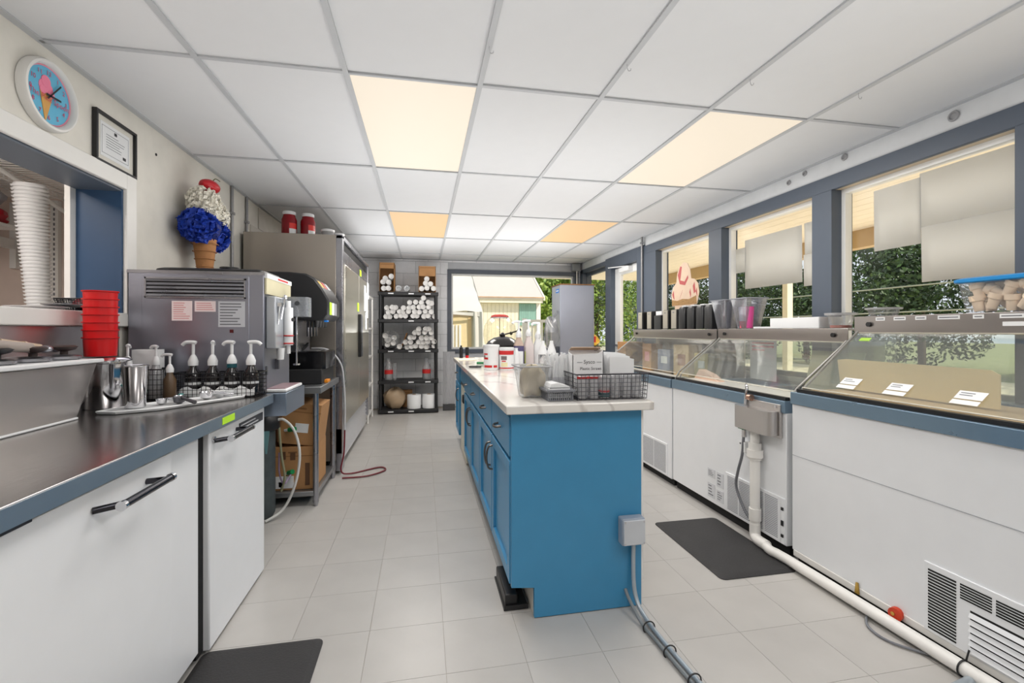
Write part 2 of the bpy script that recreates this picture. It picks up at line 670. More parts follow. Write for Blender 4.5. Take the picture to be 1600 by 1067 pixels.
# back window with grey surround
window('window_1', 'y', BW0 + .05, BW1 - .05, BWZ0 + .045, BWZ1 - .045, YB + .09, alum)
m = MB()
m.box(BW0 + .055, BW1 - .055, YB - .012, YB + .15, BWZ1 - .05, BWZ1 + .012).box(BW0 + .055, BW1 - .055, YB - .012, YB + .15, BWZ0 - .012, BWZ0 + .05)
m.box(BW0 - .012, BW0 + .055, YB - .012, YB + .15, BWZ0 - .012, BWZ1 + .012).box(BW1 - .055, BW1 + .012, YB - .012, YB + .15, BWZ0 - .012, BWZ1 + .012)
struct('trim_7', m, M('charcoal trim', (84, 90, 100), .45, var=.02))
# right wall
SZ = .92
m = MB()
m.box(XR, 2.87, YF, 5.27, 0, SZ).box(XR, 2.87, 6.5, YB + .15, 0, .9).box(XR, 2.87, YF, YB + .15, 2.31, ZC + .05)
m.box(XR, 2.87, YF, .45, SZ, 2.31)
struct('wall_right', m, white_wall)
m = MB().box(XR - .018, XR + .012, .45, 5.27, 2.215, 2.315)
struct('trim_8', m, blue_g, .003)
struct('trim_18', MB().box(XR + .012, 2.87, .45, 5.27, 2.217, 2.309), M('beige lining', (214, 196, 168), .6))
posts = [(.45, .6), (1.478, 1.637), (2.606, 2.765), (3.764, 3.956), (4.98, 5.27)]
for k, (a, b) in enumerate(posts):
    struct('trim_%d' % (9 + k), MB().box(XR - .02, 2.87, a, b, SZ, 2.216), blue_g, .003)
wins = [(.6, 1.478), (1.637, 2.606), (2.765, 3.764), (3.956, 4.98)]
for k, (a, b) in enumerate(wins):
    window('window_%d' % (2 + k), 'x', a, b, SZ, 2.216, 2.80, alum, .03)
struct('trim_14', MB().box(XR - .03, 2.80, .5, 5.2, SZ - .03, SZ), alum)
window('window_6', 'x', 6.52, 7.56, .9, 2.25, 2.80, blue_g, .05)
struct('trim_15', MB().box(XR - .015, 2.87, 7.52, YB, 0.9, 2.3), blue_g)
struct('trim_16', MB().box(XR - .015, 2.87, 6.5, 7.6, 2.25, 2.315), blue_g)
# door
m = MB().box(XR - .02, 2.88, 5.272, 5.47, 0, 2.335).box(XR - .02, 2.88, 6.30, 6.498, 0, 2.335).box(XR - .02, 2.88, 5.47, 6.30, 2.17, 2.335)
struct('trim_17', m, blue_g, .003)
m = MB().box(2.77, 2.815, 5.47, 5.57, .02, 2.165).box(2.77, 2.815, 6.12, 6.30, .02, 2.165).box(2.77, 2.815, 5.57, 6.12, .02, .3).box(2.77, 2.815, 5.57, 6.12, 2.06, 2.165)
d1 = struct('door_1', m, alum, .003)
P('pane', MB().box(2.79, 2.796, 5.565, 6.125, .295, 2.065), glass, d1)
P('push_bar', MB().cyl((2.745, 5.52, 1.05), (2.745, 6.25, 1.05), .014).cyl((2.745, 5.53, 1.05), (2.775, 5.53, 1.05), .01).cyl((2.745, 6.2, 1.05), (2.775, 6.2, 1.05), .01), chrome, d1)
P('door_closer', MB().box(2.70, 2.77, 5.72, 6.02, 2.08, 2.14).tube([(2.735, 5.8, 2.145), (2.60, 6.15, 2.16), (2.74, 6.45, 2.2)], .009, 6, 0), white_p, d1, .004)

# conduits, grommets and boxes on the walls
for k, (y, lab) in enumerate([(4.04, 'thin grey conduit on the left wall nearest the ice cream decoration'), (4.35, 'thin grey conduit on the left wall beside the steel fridge')]):
    m = MB().cyl((XL + .014, y, .9), (XL + .014, y, ZC - .005), .011, n=10)
    for z in (1.5, 2.2): m.box(XL, XL + .03, y - .018, y + .018, z, z + .02)
    solo('conduit', m, M('grey conduit', (150, 150, 152), .4, .6), lab, 'conduit', (XL + .014, y, .9))
m = MB().cyl((XR - .035, 5.29, .95), (XR - .035, 5.29, ZC - .005), .014, n=10)
for z in (1.3, 2.35): m.box(XR - .055, XR - .02, 5.27, 5.31, z, z + .02)
solo('conduit', m, MC['grey conduit'], 'thin grey conduit rising beside the glass door frame', 'conduit', (XR - .035, 5.29, .95))
gl = ['largest round ring fitting high on the window wall', 'round ring fitting high on the window wall above the second pillar', 'small round ring fitting third along the window wall', 'farthest small round ring fitting on the window wall']
for k, (y, z, r) in enumerate([(1.896, 2.385, .022), (2.525, 2.405, .017), (2.843, 2.405, .014), (2.99, 2.385, .014)]):
    m = MB().torus((XR - .004, y, z), r, .006, 'x', 20, 6).cyl((XR - .003, y, z), (XR, y, z), r, n=16)
    solo('ring_fitting', m, M('grey fitting', (168, 168, 170), .4, .5), gl[k], 'fitting', (XR, y, z))
m = MB().box(2.54, 2.68, YB - .09, YB - .002, 2.30, 2.425)
t = thing('junction_box', 'grey junction box high in the corner above the back window', 'electrical box', (2.61, YB, 2.30))
P('body', m, M('galvanized box', (170, 172, 174), .4, .7), t, .004)
P('conduit', MB().cyl((2.63, YB - .05, 2.30), (2.63, YB - .05, 2.02), .012, n=10), trim_w, t)
m = MB().cyl((XL + .003, 3.0, 2.29), (XL, 3.0, 2.29), .008, n=10)
solo('wall_anchor', m, dark, 'tiny dark screw hole anchor in the left wall', 'anchor', (XL, 3.0, 2.29))

# ------------------------------------------------------------------ wall decor: clock, certificate, ice cream cone
cy, cz, cr = 2.205, 2.232, .142
t = thing('wall_clock', 'round white wall clock with blue ice cream face above the serving hatch', 'clock', (XL, cy, cz))


def disc_x(m, x0, x1, r, y=cy, z=cz, n=40):
    return m.cyl((x0, y, z), (x1, y, z), r, n=n)


m = MB()
n = 48
prof = [(cr, 0), (cr, .022), (cr - .006, .032), (cr - .014, .034), (cr - .022, .026), (cr - .024, .012)]
vs = []
for (r, h) in prof:
    for i in range(n):
        a = 2 * PI * i / n
        vs.append((XL + .002 + h, cy + r * math.cos(a), cz + r * math.sin(a)))
fs = [(k * n + i, k * n + (i + 1) % n, (k + 1) * n + (i + 1) % n, (k + 1) * n + i) for k in range(len(prof) - 1) for i in range(n)]
m.add(vs, fs)
P('rim', m, trim_w, t)
P('dial', disc_x(MB(), XL + .003, XL + .014, cr - .023), M('sky blue dial', (96, 180, 214), .4, var=.02), t)
P('dial_ring', MB().torus((XL + .0145, cy, cz), cr - .027, .003, 'x', 40, 4), M('pink ring', (236, 150, 170), .5, var=0), t)
xf = XL + .0155
pk = M('pink print', (238, 130, 160), .5, var=.05)
m = MB()
for (dy, dz, r) in [(-.022, .028, .028), (-.004, .026, .026), (-.014, .052, .024), (-.03, .012, .016), (.012, .01, .016)]:
    m.cyl((xf - .002, cy + dy, cz + dz), (xf + .0004 * len(m.f) / 20, cy + dy, cz + dz), r, n=18)
P('scoop_print', m, pk, t)
m = MB().prism([(cy - .045, cz + .005), (cy + .02, cz + .005), (cy - .014, cz - .105), (cy - .02, cz - .105)], 'x', xf - .002, xf + .0006)
P('cone_print', m, M('orange cone print', (214, 160, 84), .5), t)
rt = M('crimson print', (206, 40, 84), .5, var=0)
text('The Pink Spoon', .032, (xf + .004, cy, cz - .016), (0, 1, 0), (0, 0, 1), rt, t)
for h in range(1, 13):
    a = PI / 2 - h * PI / 6
    text(str(h), .027, (xf + .001, cy + .09 * math.cos(a), cz + .09 * math.sin(a)), (0, 1, 0), (0, 0, 1), rt, t, 'numeral')


def hand(ang, ln, w):
    m = MB()
    k = len(m.v)
    m.box(xf + .006, xf + .0075, cy - w, cy + w, cz - .02, cz + ln)
    return m.rot(k, (xf, cy, cz), 'X', -ang)


P('hour_hand', hand(math.radians(88), .055, .004), ink, t)
P('minute_hand', hand(math.radians(40), .085, .0028), ink, t)

t = thing('framed_certificate', 'black framed certificate on the wall beside the round clock', 'certificate', (XL, 2.63, 2.07))
fy0, fy1, fz0, fz1 = 2.475, 2.785, 2.072, 2.318
m = MB()
for (a, b, c, d) in [(fy0, fy1, fz1 - .014, fz1), (fy0, fy1, fz0, fz0 + .014), (fy0, fy0 + .014, fz0 + .014, fz1 - .014), (fy1 - .014, fy1, fz0 + .014, fz1 - .014)]:
    m.box(XL + .001, XL + .022, a, b, c, d)
P('frame', m, black, t, .002)
P('mat_board', MB().box(XL + .001, XL + .008, fy0 + .01, fy1 - .01, fz0 + .01, fz1 - .01), M('ivory mat', (226, 222, 212), .6), t)
P('certificate_sheet', MB().box(XL + .008, XL + .0095, fy0 + .045, fy1 - .045, fz0 + .04, fz1 - .04), paper, t)
m = MB()
for (a, b, c, d) in [(.055, .255, .188, .190), (.055, .255, .056, .058), (.055, .057, .056, .19), (.253, .255, .056, .19)]:
    m.box(XL + .0095, XL + .0099, fy0 + a, fy0 + b, fz0 + c, fz0 + d)
lines(m, (XL + .0098, fy0 + .085, fz0 + .085), (0, 1, 0), (0, 0, 1), .15, .075, 6, .25)
P('print', m, ink_g, t)
P('seal', MB().box(XL + .0095, XL + .0101, fy0 + .21, fy0 + .235, fz0 + .07, fz0 + .085).box(XL + .0095, XL + .0101, fy0 + .145, fy0 + .165, fz0 + .168, fz0 + .183), ink, t)
P('glass_front', MB().box(XL + .0135, XL + .0145, fy0 + .012, fy1 - .012, fz0 + .012, fz1 - .012), glass, t)

# flower ice cream cone
cx, cyy = -1.405, 3.33
t = thing('ice_cream_decoration', 'ice cream cone decoration with blue flowers, white flowers and red cherry on the wall', 'decoration', (cx, cyy, 1.60))
k0 = 0
m = MB().lathe([(.035, 1.60), (.05, 1.70), (.068, 1.86)], (cx, cyy - .02), 20)
for j in range(5):
    m.torus((cx, cyy - .02, 1.63 + .05 * j), .04 + .009 * j, .0025, 'z', 20, 4)
P('cone', m, M('brown paper cone', (176, 124, 78), .8, bump=.2), t)


def petals(c, rad, n, size, seed, flat=1.0):
    rr = random.Random(seed)
    m = MB()
    for i in range(n):
        u = rr.uniform(-1, 1); a = rr.uniform(0, 2 * PI); s_ = math.sqrt(1 - u * u)
        d = Vector((s_ * math.cos(a), s_ * math.sin(a), u))
        p = Vector(c) + Vector((d.x * rad[0], d.y * rad[1], d.z * rad[2])) * rr.uniform(.86, 1.04)
        nrm = (d + Vector((rr.uniform(-.8, .8), rr.uniform(-.8, .8), rr.uniform(-.8, .8)))).normalized()
        a1 = nrm.orthogonal().normalized(); b1 = nrm.cross(a1)
        w = size * rr.uniform(.7, 1.3)
        q = [p + a1 * w, p + b1 * w * .8 + nrm * w * .25, p - a1 * w, p - b1 * w * .8 + nrm * w * .25]
        m.add(q + [p - nrm * w * .3], [(0, 1, 4), (1, 2, 4), (2, 3, 4), (3, 0, 4)])
    return m


bl = M('blue petals', (24, 62, 170), .6, var=.35, scale=60)
wh = M('white petals', (240, 236, 224), .7, var=.1, scale=60)
m = MB().ball((cx, cyy - .05, 1.935), .10, .13, .095)
P('blue_core', m, M('deep blue core', (14, 34, 110), .7), t)
P('blue_flowers', petals((cx, cyy - .10, 1.935), (.092, .13, .10), 420, .027, 1), bl, t, stuff=True)
P('blue_flowers', petals((cx, cyy + .08, 1.91), (.092, .13, .11), 420, .027, 5), bl, t, stuff=True)
P('white_core', MB().ball((cx, cyy, 2.08), .085, .10, .10), wh, t)
P('white_flowers', petals((cx, cyy - .03, 2.09), (.092, .12, .11), 900, .013, 2), wh, t, stuff=True)
P('white_flowers', petals((cx, cyy + .10, 2.04), (.09, .115, .11), 700, .013, 3), wh, t, stuff=True)
m = MB()
m.ball((cx + .02, cyy + .0, 2.215), .055, .09, .042)
P('cherry', m, M('red cherry', (186, 14, 30), .3), t)
P('stem', MB().tube([(cx + .02, cyy + .03, 2.25), (cx + .03, cyy + .06, 2.285), (cx + .03, cyy + .13, 2.29)], .003, 6), M('olive stem', (92, 92, 50), .7), t)

# ------------------------------------------------------------------ left counter
CX = -.80
CYE = 2.655
t = thing('worktop', 'long stainless steel worktop over the white coolers by the serving hatch', 'worktop', (-1.15, 1.3, .88))
P('backsplash', MB().box(XL + .001, XL + .004, .35, 2.665, .926, 1.283), M('satin steel', (196, 192, 190), .3, .85, var=.02, scale=3), t)
m = MB().box(XL + .004, CX, .35, CYE, .881, .925)
P('slab', m, steel_h, t, .003)
P('front_edge', MB().box(CX, CX + .006, .35, CYE, .878, .922), M('steel edge strip', (140, 156, 170), .3, .6, var=.02), t)  # the island's blue reflection is put into the steel colour
P('label_strip', MB().box(CX + .006, CX + .0075, 2.02, 2.14, .886, .914), yel, t, label='yellow green paper label')


def cooler(name, label, y0, y1, hy0, hy1, hz, door):
    t = thing(name, label, 'cooler', (-1.15, (y0 + y1) / 2, 0))
    P('body', MB().box(XL + .02, -.86, y0, y1, .07, .878), white_en, t, .004)
    P('base', MB().box(XL + .03, -.88, y0 + .01, y1 - .01, 0.0, .07), dark, t)
    d = P('door', MB().box(-.857, -.82, door[0], door[1], door[2], door[3]), white_en, t, .006)
    P('handle', MB().cyl((-.762, hy0, hz), (-.762, hy1, hz), .011).cyl((-.762, hy0 + .012, hz), (-.82, hy0 - .02, hz - .004), .009).cyl((-.762, hy1 - .012, hz), (-.82, hy1 - .01, hz - .004), .009), M('dark chrome', (70, 70, 76), .2, .9), d)
    for q in (hy0 - .012, hy1):
        P('handle_cap', MB().cyl((-.762, q, hz), (-.762, q + .012, hz), .013), chrome, d)
    return t, d


t, d = cooler('undercounter_cooler', 'wide white undercounter cooler nearest the viewer under the steel worktop', .40, 1.945, 1.35, 1.57, .815, (.43, 1.70, .05, .865))
P('side_strip', MB().box(-.856, -.835, 1.705, 1.912, .05, .86), white_en, t)
P('hinge', MB().box(-.85, -.806, 1.04, 1.13, .866, .873).cyl((-.82, 1.06, .866), (-.82, 1.06, .878), .009), M('dark hinge', (66, 66, 70), .4, .6), t)
t, d = cooler('undercounter_cooler', 'narrow white undercounter cooler beside the boxes of syrup at the worktop end', 1.965, 2.60, 2.03, 2.24, .83, (1.97, 2.595, .015, .868))
P('lock', MB().cyl((-.82, 2.0, .835), (-.812, 2.0, .835), .011), chrome, d)
m = MB().box(-.82, -.816, 2.26, 2.56, .805, .845)
P('name_plate', m, M('dark plate', (70, 72, 78), .4, .5), d)
m = MB()
lines(m, (-.8155, 2.27, .81), (0, 1, 0), (0, 0, 1), .28, .03, 2, .4, 3)
P('plate_print', m, M('silver print', (190, 192, 196), .4), d)
P('gap_shade', MB().box(-.87, -.842, 1.914, 1.969, .02, .875), dark, t)  # dark strip added for the black shade between the two coolers

# topping rail with lids
t = thing('topping_rail', 'stainless steel topping rail with white top standing on the worktop under the hatch', 'topping rail', (-1.4, 1.3, .925))
m = MB().prism([(.5, .926), (2.03, .926), (2.145, 1.135), (.5, 1.135)], 'x', XL + .01, -1.305)
P('body', m, M('satin steel', (196, 192, 190), .3, .85, var=.02, scale=3), t, .003)
P('top_board', MB().box(XL + .012, -1.285, .5, 2.155, 1.136, 1.152), white_p, t, .004)
P('bottom_bead', MB().cyl((-1.303, .5, .930), (-1.303, 2.03, .930), .005, n=8), white_p, t)
labs = ['round steel topping lid with grey ladle nearest the viewer', 'round steel topping lid with tan ladle in the middle of the rail', 'round steel topping lid with brown knob beside the red cups']
for k, y in enumerate([1.79, 1.935, 2.08]):
    l = thing('topping_cover', labs[k], 'lid', (-1.40, y, 1.152), 'lids on the topping rail')
    P('plate', MB().lathe([(.064, 1.1525), (.070, 1.157), (.070, 1.166), (.05, 1.172), (.001, 1.174)], (-1.40, y), 28), steel, l)
    P('knob', MB().lathe([(.012, 1.172), (.012, 1.185), (.034, 1.192), (.042, 1.203), (.03, 1.208), (0.001, 1.208)], (-1.385, y + .01), 18), M('brown knob', (58, 44, 40), .5) if k else black, l)
labs = ['tan handled ladle lying across the steel lids', 'pale grey handled spatula lying across the steel lids']
for k, (p, q, r0, mt) in enumerate([((-1.455, 1.90, 1.226), (-1.445, 2.06, 1.203), .013, M('tan handle', (206, 184, 158), .5)), ((-1.39, 1.66, 1.232), (-1.385, 1.93, 1.204), .021, M('taupe handle', (168, 156, 148), .5))]):
    l = thing('ladle', labs[k], 'ladle', p)
    v = (Vector(q) - Vector(p)).normalized()
    P('grip', MB().cyl(p, q, r0, r0 * .85, 14), mt, l)
    P('collar', MB().cyl(Vector(p) + v * .09, Vector(p) + v * .10, r0 * 1.12), mt, l)
    P('shank', MB().cyl(q, Vector(q) + v * .06, .006, n=8), chrome, l)
    P('bowl', MB().ball(Vector(q) + v * .07, .02, .026, .014), steel, l)

# stack of red cups on steel pot
t = thing('steel_pot', 'large round steel pot under the stack of red cups', 'pot', (-1.39, 2.33, .926))
P('body', MB().lathe([(.074, .926), (.077, .93), (.077, 1.12), (.081, 1.124), (.081, 1.130), (.073, 1.130)], (-1.39, 2.33), 32), chrome, t)
P('lid', MB().lathe([(.088, 1.131), (.09, 1.136), (.07, 1.146), (.02, 1.149), (.001, 1.149)], (-1.38, 2.33), 32), chrome, t)
cupm = MB().lathe([(.054, 0), (.056, .002), (.0595, .078), (.0645, .080), (.0645, .0845), (.060, .0845), (.053, .006), (.001, .006)], (0, 0), 28).mesh('red_cup', red_p)
ORD = ['first', 'second', 'third', 'fourth', 'fifth', 'sixth', 'seventh', 'eighth', 'ninth', 'tenth', 'eleventh', 'twelfth']
for k in range(7):
    o = bpy.data.objects.new('red_cup', cupm)
    o.location = (-1.405, 2.33, 1.152 + .034 * k)
    o['label'] = 'red plastic cup, %s from the top of the stack on the steel pot' % ORD[6 - k]
    o['category'] = 'cup'
    o['group'] = 'red cups stacked on the steel pot'
    link(o)
t = thing('mixing_cup', 'tall tapered steel milkshake cup on the white tray', 'cup', (-1.21, 2.22, .936))
P('body', MB().lathe([(.034, .937), (.036, .939), (.046, 1.112), (.0485, 1.115), (.0485, 1.118), (.044, 1.117), (.033, .943), (.001, .943)], (-1.21, 2.22), 32), chrome, t)

# white tray with scoops
t = thing('serving_tray', 'flat white plastic tray of scoops along the worktop', 'tray', (-1.08, 2.33, .926))
m = MB()
q = [(-1.30, 2.13), (-1.22, 2.11), (-1.10, 2.18), (-.885, 2.50), (-.90, 2.56), (-1.02, 2.57), (-1.26, 2.30)]
m.prism(q, 'z', .9262, .935)
P('sheet', m, white_p, t, .003)
rim = MB()
rim.tube([(a, b, .936) for a, b in q] + [(q[0][0], q[0][1], .936)], .004, 6, 0)
P('rim', rim, white_p, t)
sl_ = ['steel scoop with round bowl turned up on the white tray', 'white plastic scoop with long handle on the white tray', 'small steel measuring scoop near the milkshake cup', 'dark steel scoop at the front of the white tray', 'white plastic scoop nearest the bottle basket', 'teal handled scoop lying on the white tray']
spec = [(-1.02, 2.42, .5, chrome, .030), (-.99, 2.48, 2.5, white_p, .026), (-1.14, 2.28, 1.2, chrome, .022), (-1.08, 2.30, -.6, M('dark steel', (96, 96, 100), .3, .8), .026), (-.965, 2.53, 2.9, white_p, .026), (-1.13, 2.40, 1.9, M('teal handle', (70, 150, 146), .4), .02)]
for k, (x, y, a, mt, r) in enumerate(spec):
    l = thing('scoop', sl_[k], 'scoop', (x, y, .937))
    dx, dy = math.cos(a), math.sin(a)
    P('bowl', MB().lathe([(.3 * r, .937), (.8 * r, .945), (r, .937 + 1.2 * r), (.9 * r, .937 + 1.2 * r), (.6 * r, .95), (.001, .943)], (x, y), 20), mt if mt is not MC['teal handle'] else chrome, l)
    P('handle', MB().cyl((x + dx * r * .9, y + dy * r * .9, .937 + r), (x + dx * .11, y + dy * .11, .95), .007, .009, 10), mt, l)


# ------------------------------------------------------------------ pump bottles
def pump(m, x, y, z, ang, s=1.0):
    """white dispenser pump above z: collar, stem, hooked nozzle"""
    dx, dy = math.cos(ang), math.sin(ang)
    m.lathe([(.02 * s, z), (.021 * s, z + .02 * s), (.014 * s, z + .04 * s), (.008 * s, z + .05 * s)], (x, y), 16)
    m.cyl((x, y, z + .045 * s), (x, y, z + .10 * s), .0065 * s, n=10)
    m.tube([(x - dx * .012 * s, y - dy * .012 * s, z + .105 * s), (x, y, z + .108 * s), (x + dx * .03 * s, y + dy * .03 * s, z + .107 * s), (x + dx * .045 * s, y + dy * .045 * s, z + .095 * s)], .0085 * s, 8)
    return m


def bottle(name, label, x, y, z0, r, h, ps, ang, body_mat, group, band=None, square=False, collar=None):
    t = thing(name, label, 'bottle', (x, y, z0), group)
    if square:
        m = MB().rbox(x, y, r, r, r * .3, [(0, z0 + .001), (0, z0 + h * .7), (-r * .5, z0 + h * .93), (-r * .55, z0 + h)])
    else:
        m = MB().lathe([(r * .93, z0 + .001), (r, z0 + .01), (r, z0 + h * .72), (r * .5, z0 + h * .93), (r * .46, z0 + h)], (x, y), 24)
    P('body', m, body_mat, t)
    if band:
        if square:
            P('label_band', MB().box(x - r * .75, x + r * .75, y - r - .0015, y - r + .001, z0 + h * band[0], z0 + h * band[1]), band[2], t)
        else:
            P('label_band', MB().lathe([(r + .0008, z0 + h * band[0]), (r + .0008, z0 + h * band[1])], (x, y), 24), band[2], t)
    P('pump', pump(MB(), x, y, z0 + h, ang, ps), collar or white_p, t)
    return t


BY = 2.595
pl = ['leftmost of the four syrup bottles in the wire basket, nozzle to the left', 'second of the four syrup bottles in the wire basket', 'third of the four syrup bottles in the wire basket, dark teal collar', 'syrup bottle at the right end of the wire basket by the cooler end']
xs = [-1.155, -1.065, -.975, -.885]
for k in range(4):
    t = bottle('syrup_bottle', pl[k], xs[k], BY, .932, .036, .155, 1.1, [PI, PI * .6, PI * .9, 0][k], syr, 'pump bottles in the wire basket', (.38, .46, white_p))
    if k == 2: P('collar', MB().cyl((xs[k], BY, 1.075), (xs[k], BY, 1.095), .023), M('teal collar', (20, 80, 90), .4), t)


def wire_basket(m, x0, x1, y0, y1, z0, z1, nx, ny, nz, r=.0016, flare=0.0, bottom=True):
    def pt(u, v, w):
        f = flare * w
        return ((x0 - f) + (x1 - x0 + 2 * f) * u, (y0 - f) + (y1 - y0 + 2 * f) * v, z0 + (z1 - z0) * w)
    for i in range(nx + 1):
        for v in (0, 1): m.tube([pt(i / nx, v, 0), pt(i / nx, v, 1)], r, 5, 0)
        if bottom: m.tube([pt(i / nx, 0, 0), pt(i / nx, 1, 0)], r, 5, 0)
    for i in range(ny + 1):
        for u in (0, 1): m.tube([pt(u, i / ny, 0), pt(u, i / ny, 1)], r, 5, 0)
        if bottom: m.tube([pt(0, i / ny, 0), pt(1, i / ny, 0)], r, 5, 0)
    for k in range(nz + 1):
        w = k / nz
        rr = r * (2.0 if k == nz else 1)
        c = [pt(0, 0, w), pt(1, 0, w), pt(1, 1, w), pt(0, 1, w)]
        for a in range(4): m.tube([c[a], c[(a + 1) % 4]], rr, 5, 0)
    return m


bw_m = M('black wire', (36, 36, 38), .4, .5)
t = thing('wire_basket', 'black wire basket of dark syrup bottles at the end of the steel worktop', 'basket', (-1.02, BY, .926))
P('wire_grid', wire_basket(MB(), -1.235, -.825, BY - .06, BY + .05, .928, 1.05, 20, 5, 6, .0015), bw_m, t, 0, None, True)
P('rim', MB().tube([(-1.237, BY - .061, 1.051), (-.823, BY - .061, 1.051), (-.823, BY + .051, 1.051), (-1.237, BY + .051, 1.051), (-1.237, BY - .061, 1.051)], .003, 6, 0), bw_m, t)
# crumpled white towel in front part of basket
m = MB()
NX, NY = 16, 6
vs = []
rr = random.Random(5)
for j in range(NY):
    for i in range(NX):
        vs.append((-1.21 + .36 * i / (NX - 1), BY - .054 + .014 * j / (NY - 1) + rr.uniform(-.002, .002), .930 + .05 * j / (NY - 1) * (.5 + .5 * abs(math.sin(i * .9))) + rr.uniform(0, .006)))
m.add(vs, [(j * NX + i, j * NX + i + 1, (j + 1) * NX + i + 1, (j + 1) * NX + i) for j in range(NY - 1) for i in range(NX - 1)])
o = solo('paper_towel', m, paper, 'crumpled white paper towel in front of the syrup bottles in the wire basket', 'towel', (-1.03, BY - .05, .930))
md = o.modifiers.new('solid', 'SOLIDIFY'); md.thickness = .002

t = thing('wire_basket', 'small black wire caddy holding two pump bottles behind the milkshake cup', 'basket', (-1.31, 2.56, .926))
P('wire_grid', wire_basket(MB(), -1.345, -1.255, 2.505, 2.60, .928, 1.075, 5, 5, 6, .0014), bw_m, t, 0, None, True)
P('rim', MB().tube([(-1.347, 2.503, 1.076), (-1.253, 2.503, 1.076), (-1.253, 2.602, 1.076), (-1.347, 2.602, 1.076), (-1.347, 2.503, 1.076)], .003, 6, 0), bw_m, t)
t = bottle('sauce_bottle', 'clear pump bottle of caramel sauce in the small wire caddy', -1.30, 2.55, .931, .034, .165, .85, 2.6, clear_m, None)
P('sauce', MB().lathe([(.030, .933), (.0315, .936), (.0315, .972), (.001, .972)], (-1.30, 2.55), 20), M('caramel', (150, 84, 40), .3), t)
bottle('sauce_bottle', 'pump bottle behind the steel milkshake cup beside the red cups', -1.395, 2.50, .927, .034, .17, .9, 1.9, clear_m, None)
bottle('sauce_bottle', 'short dark pump bottle next to the syrup basket', -1.275 + .06, 2.50, .927, .027, .135, .8, PI, M('amber bottle', (90, 70, 50), .3), None)
m = MB().rbox(-1.36, 2.60, .06, .03, .006, [(0, .927), (0, 1.17)])
solo('paper_box', m, paper, 'small white paper box against the steel machine behind the red cups', 'box', (-1.36, 2.60, .927))

# ------------------------------------------------------------------ soft serve machine
MX0, MX1, MY0, MY1, MZ0, MZ1 = -1.50, -.853, 2.69, 3.17, .93, 1.578
t = thing('machine_table', 'low stainless table with deep edge carrying the soft serve machine', 'table', (-1.15, 2.9, 0))
P('top', MB().box(XL + .01, -.735, 2.672, 3.06, .80, .925), M('blue reflection edge', (140, 152, 168), .3, .8), t, .003)  # bluish reflection painted into the plain stainless colour
for (x, y) in [(-1.46, 2.70), (-1.46, 3.02), (-1.30, 2.70), (-1.30, 3.02)]:
    P('leg', MB().cyl((x, y, 0), (x, y, .80), .018), steel, t)
t = thing('soft_serve_machine', 'large grey steel soft serve ice cream machine with side louvers', 'ice cream machine', (-1.17, 2.9, .926))
P('body', MB().box(MX0, MX1, MY0, MY1, MZ0 - .003, MZ1), steel_d, t, .004)
P('top_trim', MB().box(MX0 - .004, MX1 + .004, MY0 - .004, MY1 + .004, MZ1 - .012, MZ1 + .004), steel, t)
P('side_panel', MB().box(-1.435, -.925, MY0 - .004, MY0, .95, 1.555), steel_d, t, .002)
P('louver_frame', MB().box(-1.42, -.94, MY0 - .012, MY0 - .003, 1.535, 1.545).box(-1.42, -.94, MY0 - .012, MY0 - .003, 1.437, 1.444).box(-1.42, -1.412, MY0 - .012, MY0 - .003, 1.437, 1.545).box(-.948, -.94, MY0 - .012, MY0 - .003, 1.437, 1.545), steel, t)
P('louver_back', MB().box(-1.415, -.945, MY0 - .0055, MY0 - .0042, 1.44, 1.54), dark, t)
for k in range(5):
    z = 1.447 + .0195 * k
    m = MB()
    m.box(-1.413, -.947, MY0 - .0125, MY0 - .010, z - .001, z + .0125)
    m.rot(0, (0, MY0 - .011, z), 'X', -.5)
    P('louver', m, steel, t)
for k, (x0, x1, z0, z1, mt, inkm) in enumerate([(-1.296, -1.200, 1.318, 1.422, M('pale pink label', (244, 226, 226), .6), ink_p), (-1.188, -1.088, 1.366, 1.422, MC['pale pink label'], ink_p), (-1.075, -.945, 1.285, 1.422, M('silver label', (206, 208, 214), .4), ink_g)]):
    s_ = P('sticker', MB().box(x0, x1, MY0 - .0052, MY0 - .0038, z0, z1), mt, t)
    m = MB()
    lines(m, (x0 + .008, MY0 - .0058, z0 + .006), (1, 0, 0), (0, 0, 1), x1 - x0 - .016, z1 - z0 - .012, 8 if k != 1 else 4, .4, 4 + k)
    P('sticker_print', m, inkm, s_)
P('indicator_light', MB().cyl((-1.01, MY0 - .009, 1.262), (-1.01, MY0 - .003, 1.262), .012, n=4), M('dark red lens', (90, 16, 16), .3), t)
# front face (+x side): header, draw door, valves
P('header_panel', MB().box(MX1, MX1 + .012, MY0 + .01, MY1 - .012, 1.465, 1.572), M('cream light panel', (206, 198, 166), .4), t, .002)
P('header_strip', MB().box(MX1, MX1 + .016, MY0 + .005, MY1 - .008, 1.553, 1.578), white_p, t)
m = MB()
lines(m, (MX1 + .0168, MY0 + .19, 1.556), (0, 1, 0), (0, 0, 1), .2, .018, 1, .55, 2, False)
P('header_print', m, ink_r, t)
P('draw_door', MB().box(MX1, MX1 + .05, MY0 + .03, MY0 + .27, 1.165, 1.455), M('clear door', (176, 180, 186), .2, .3), t, .006)
P('draw_valve', MB().cyl((MX1 + .07, MY0 + .20, 1.18), (MX1 + .07, MY0 + .20, 1.40), .026).cyl((MX1 + .07, MY0 + .20, 1.40), (MX1 + .07, MY0 + .20, 1.44), .014).cyl((MX1 + .07, MY0 + .20, 1.13), (MX1 + .07, MY0 + .20, 1.18), .012), white_p, t)
P('valve_ring', MB().torus((MX1 + .07, MY0 + .20, 1.235), .026, .004).torus((MX1 + .07, MY0 + .20, 1.19), .026, .004), ink_r, t)
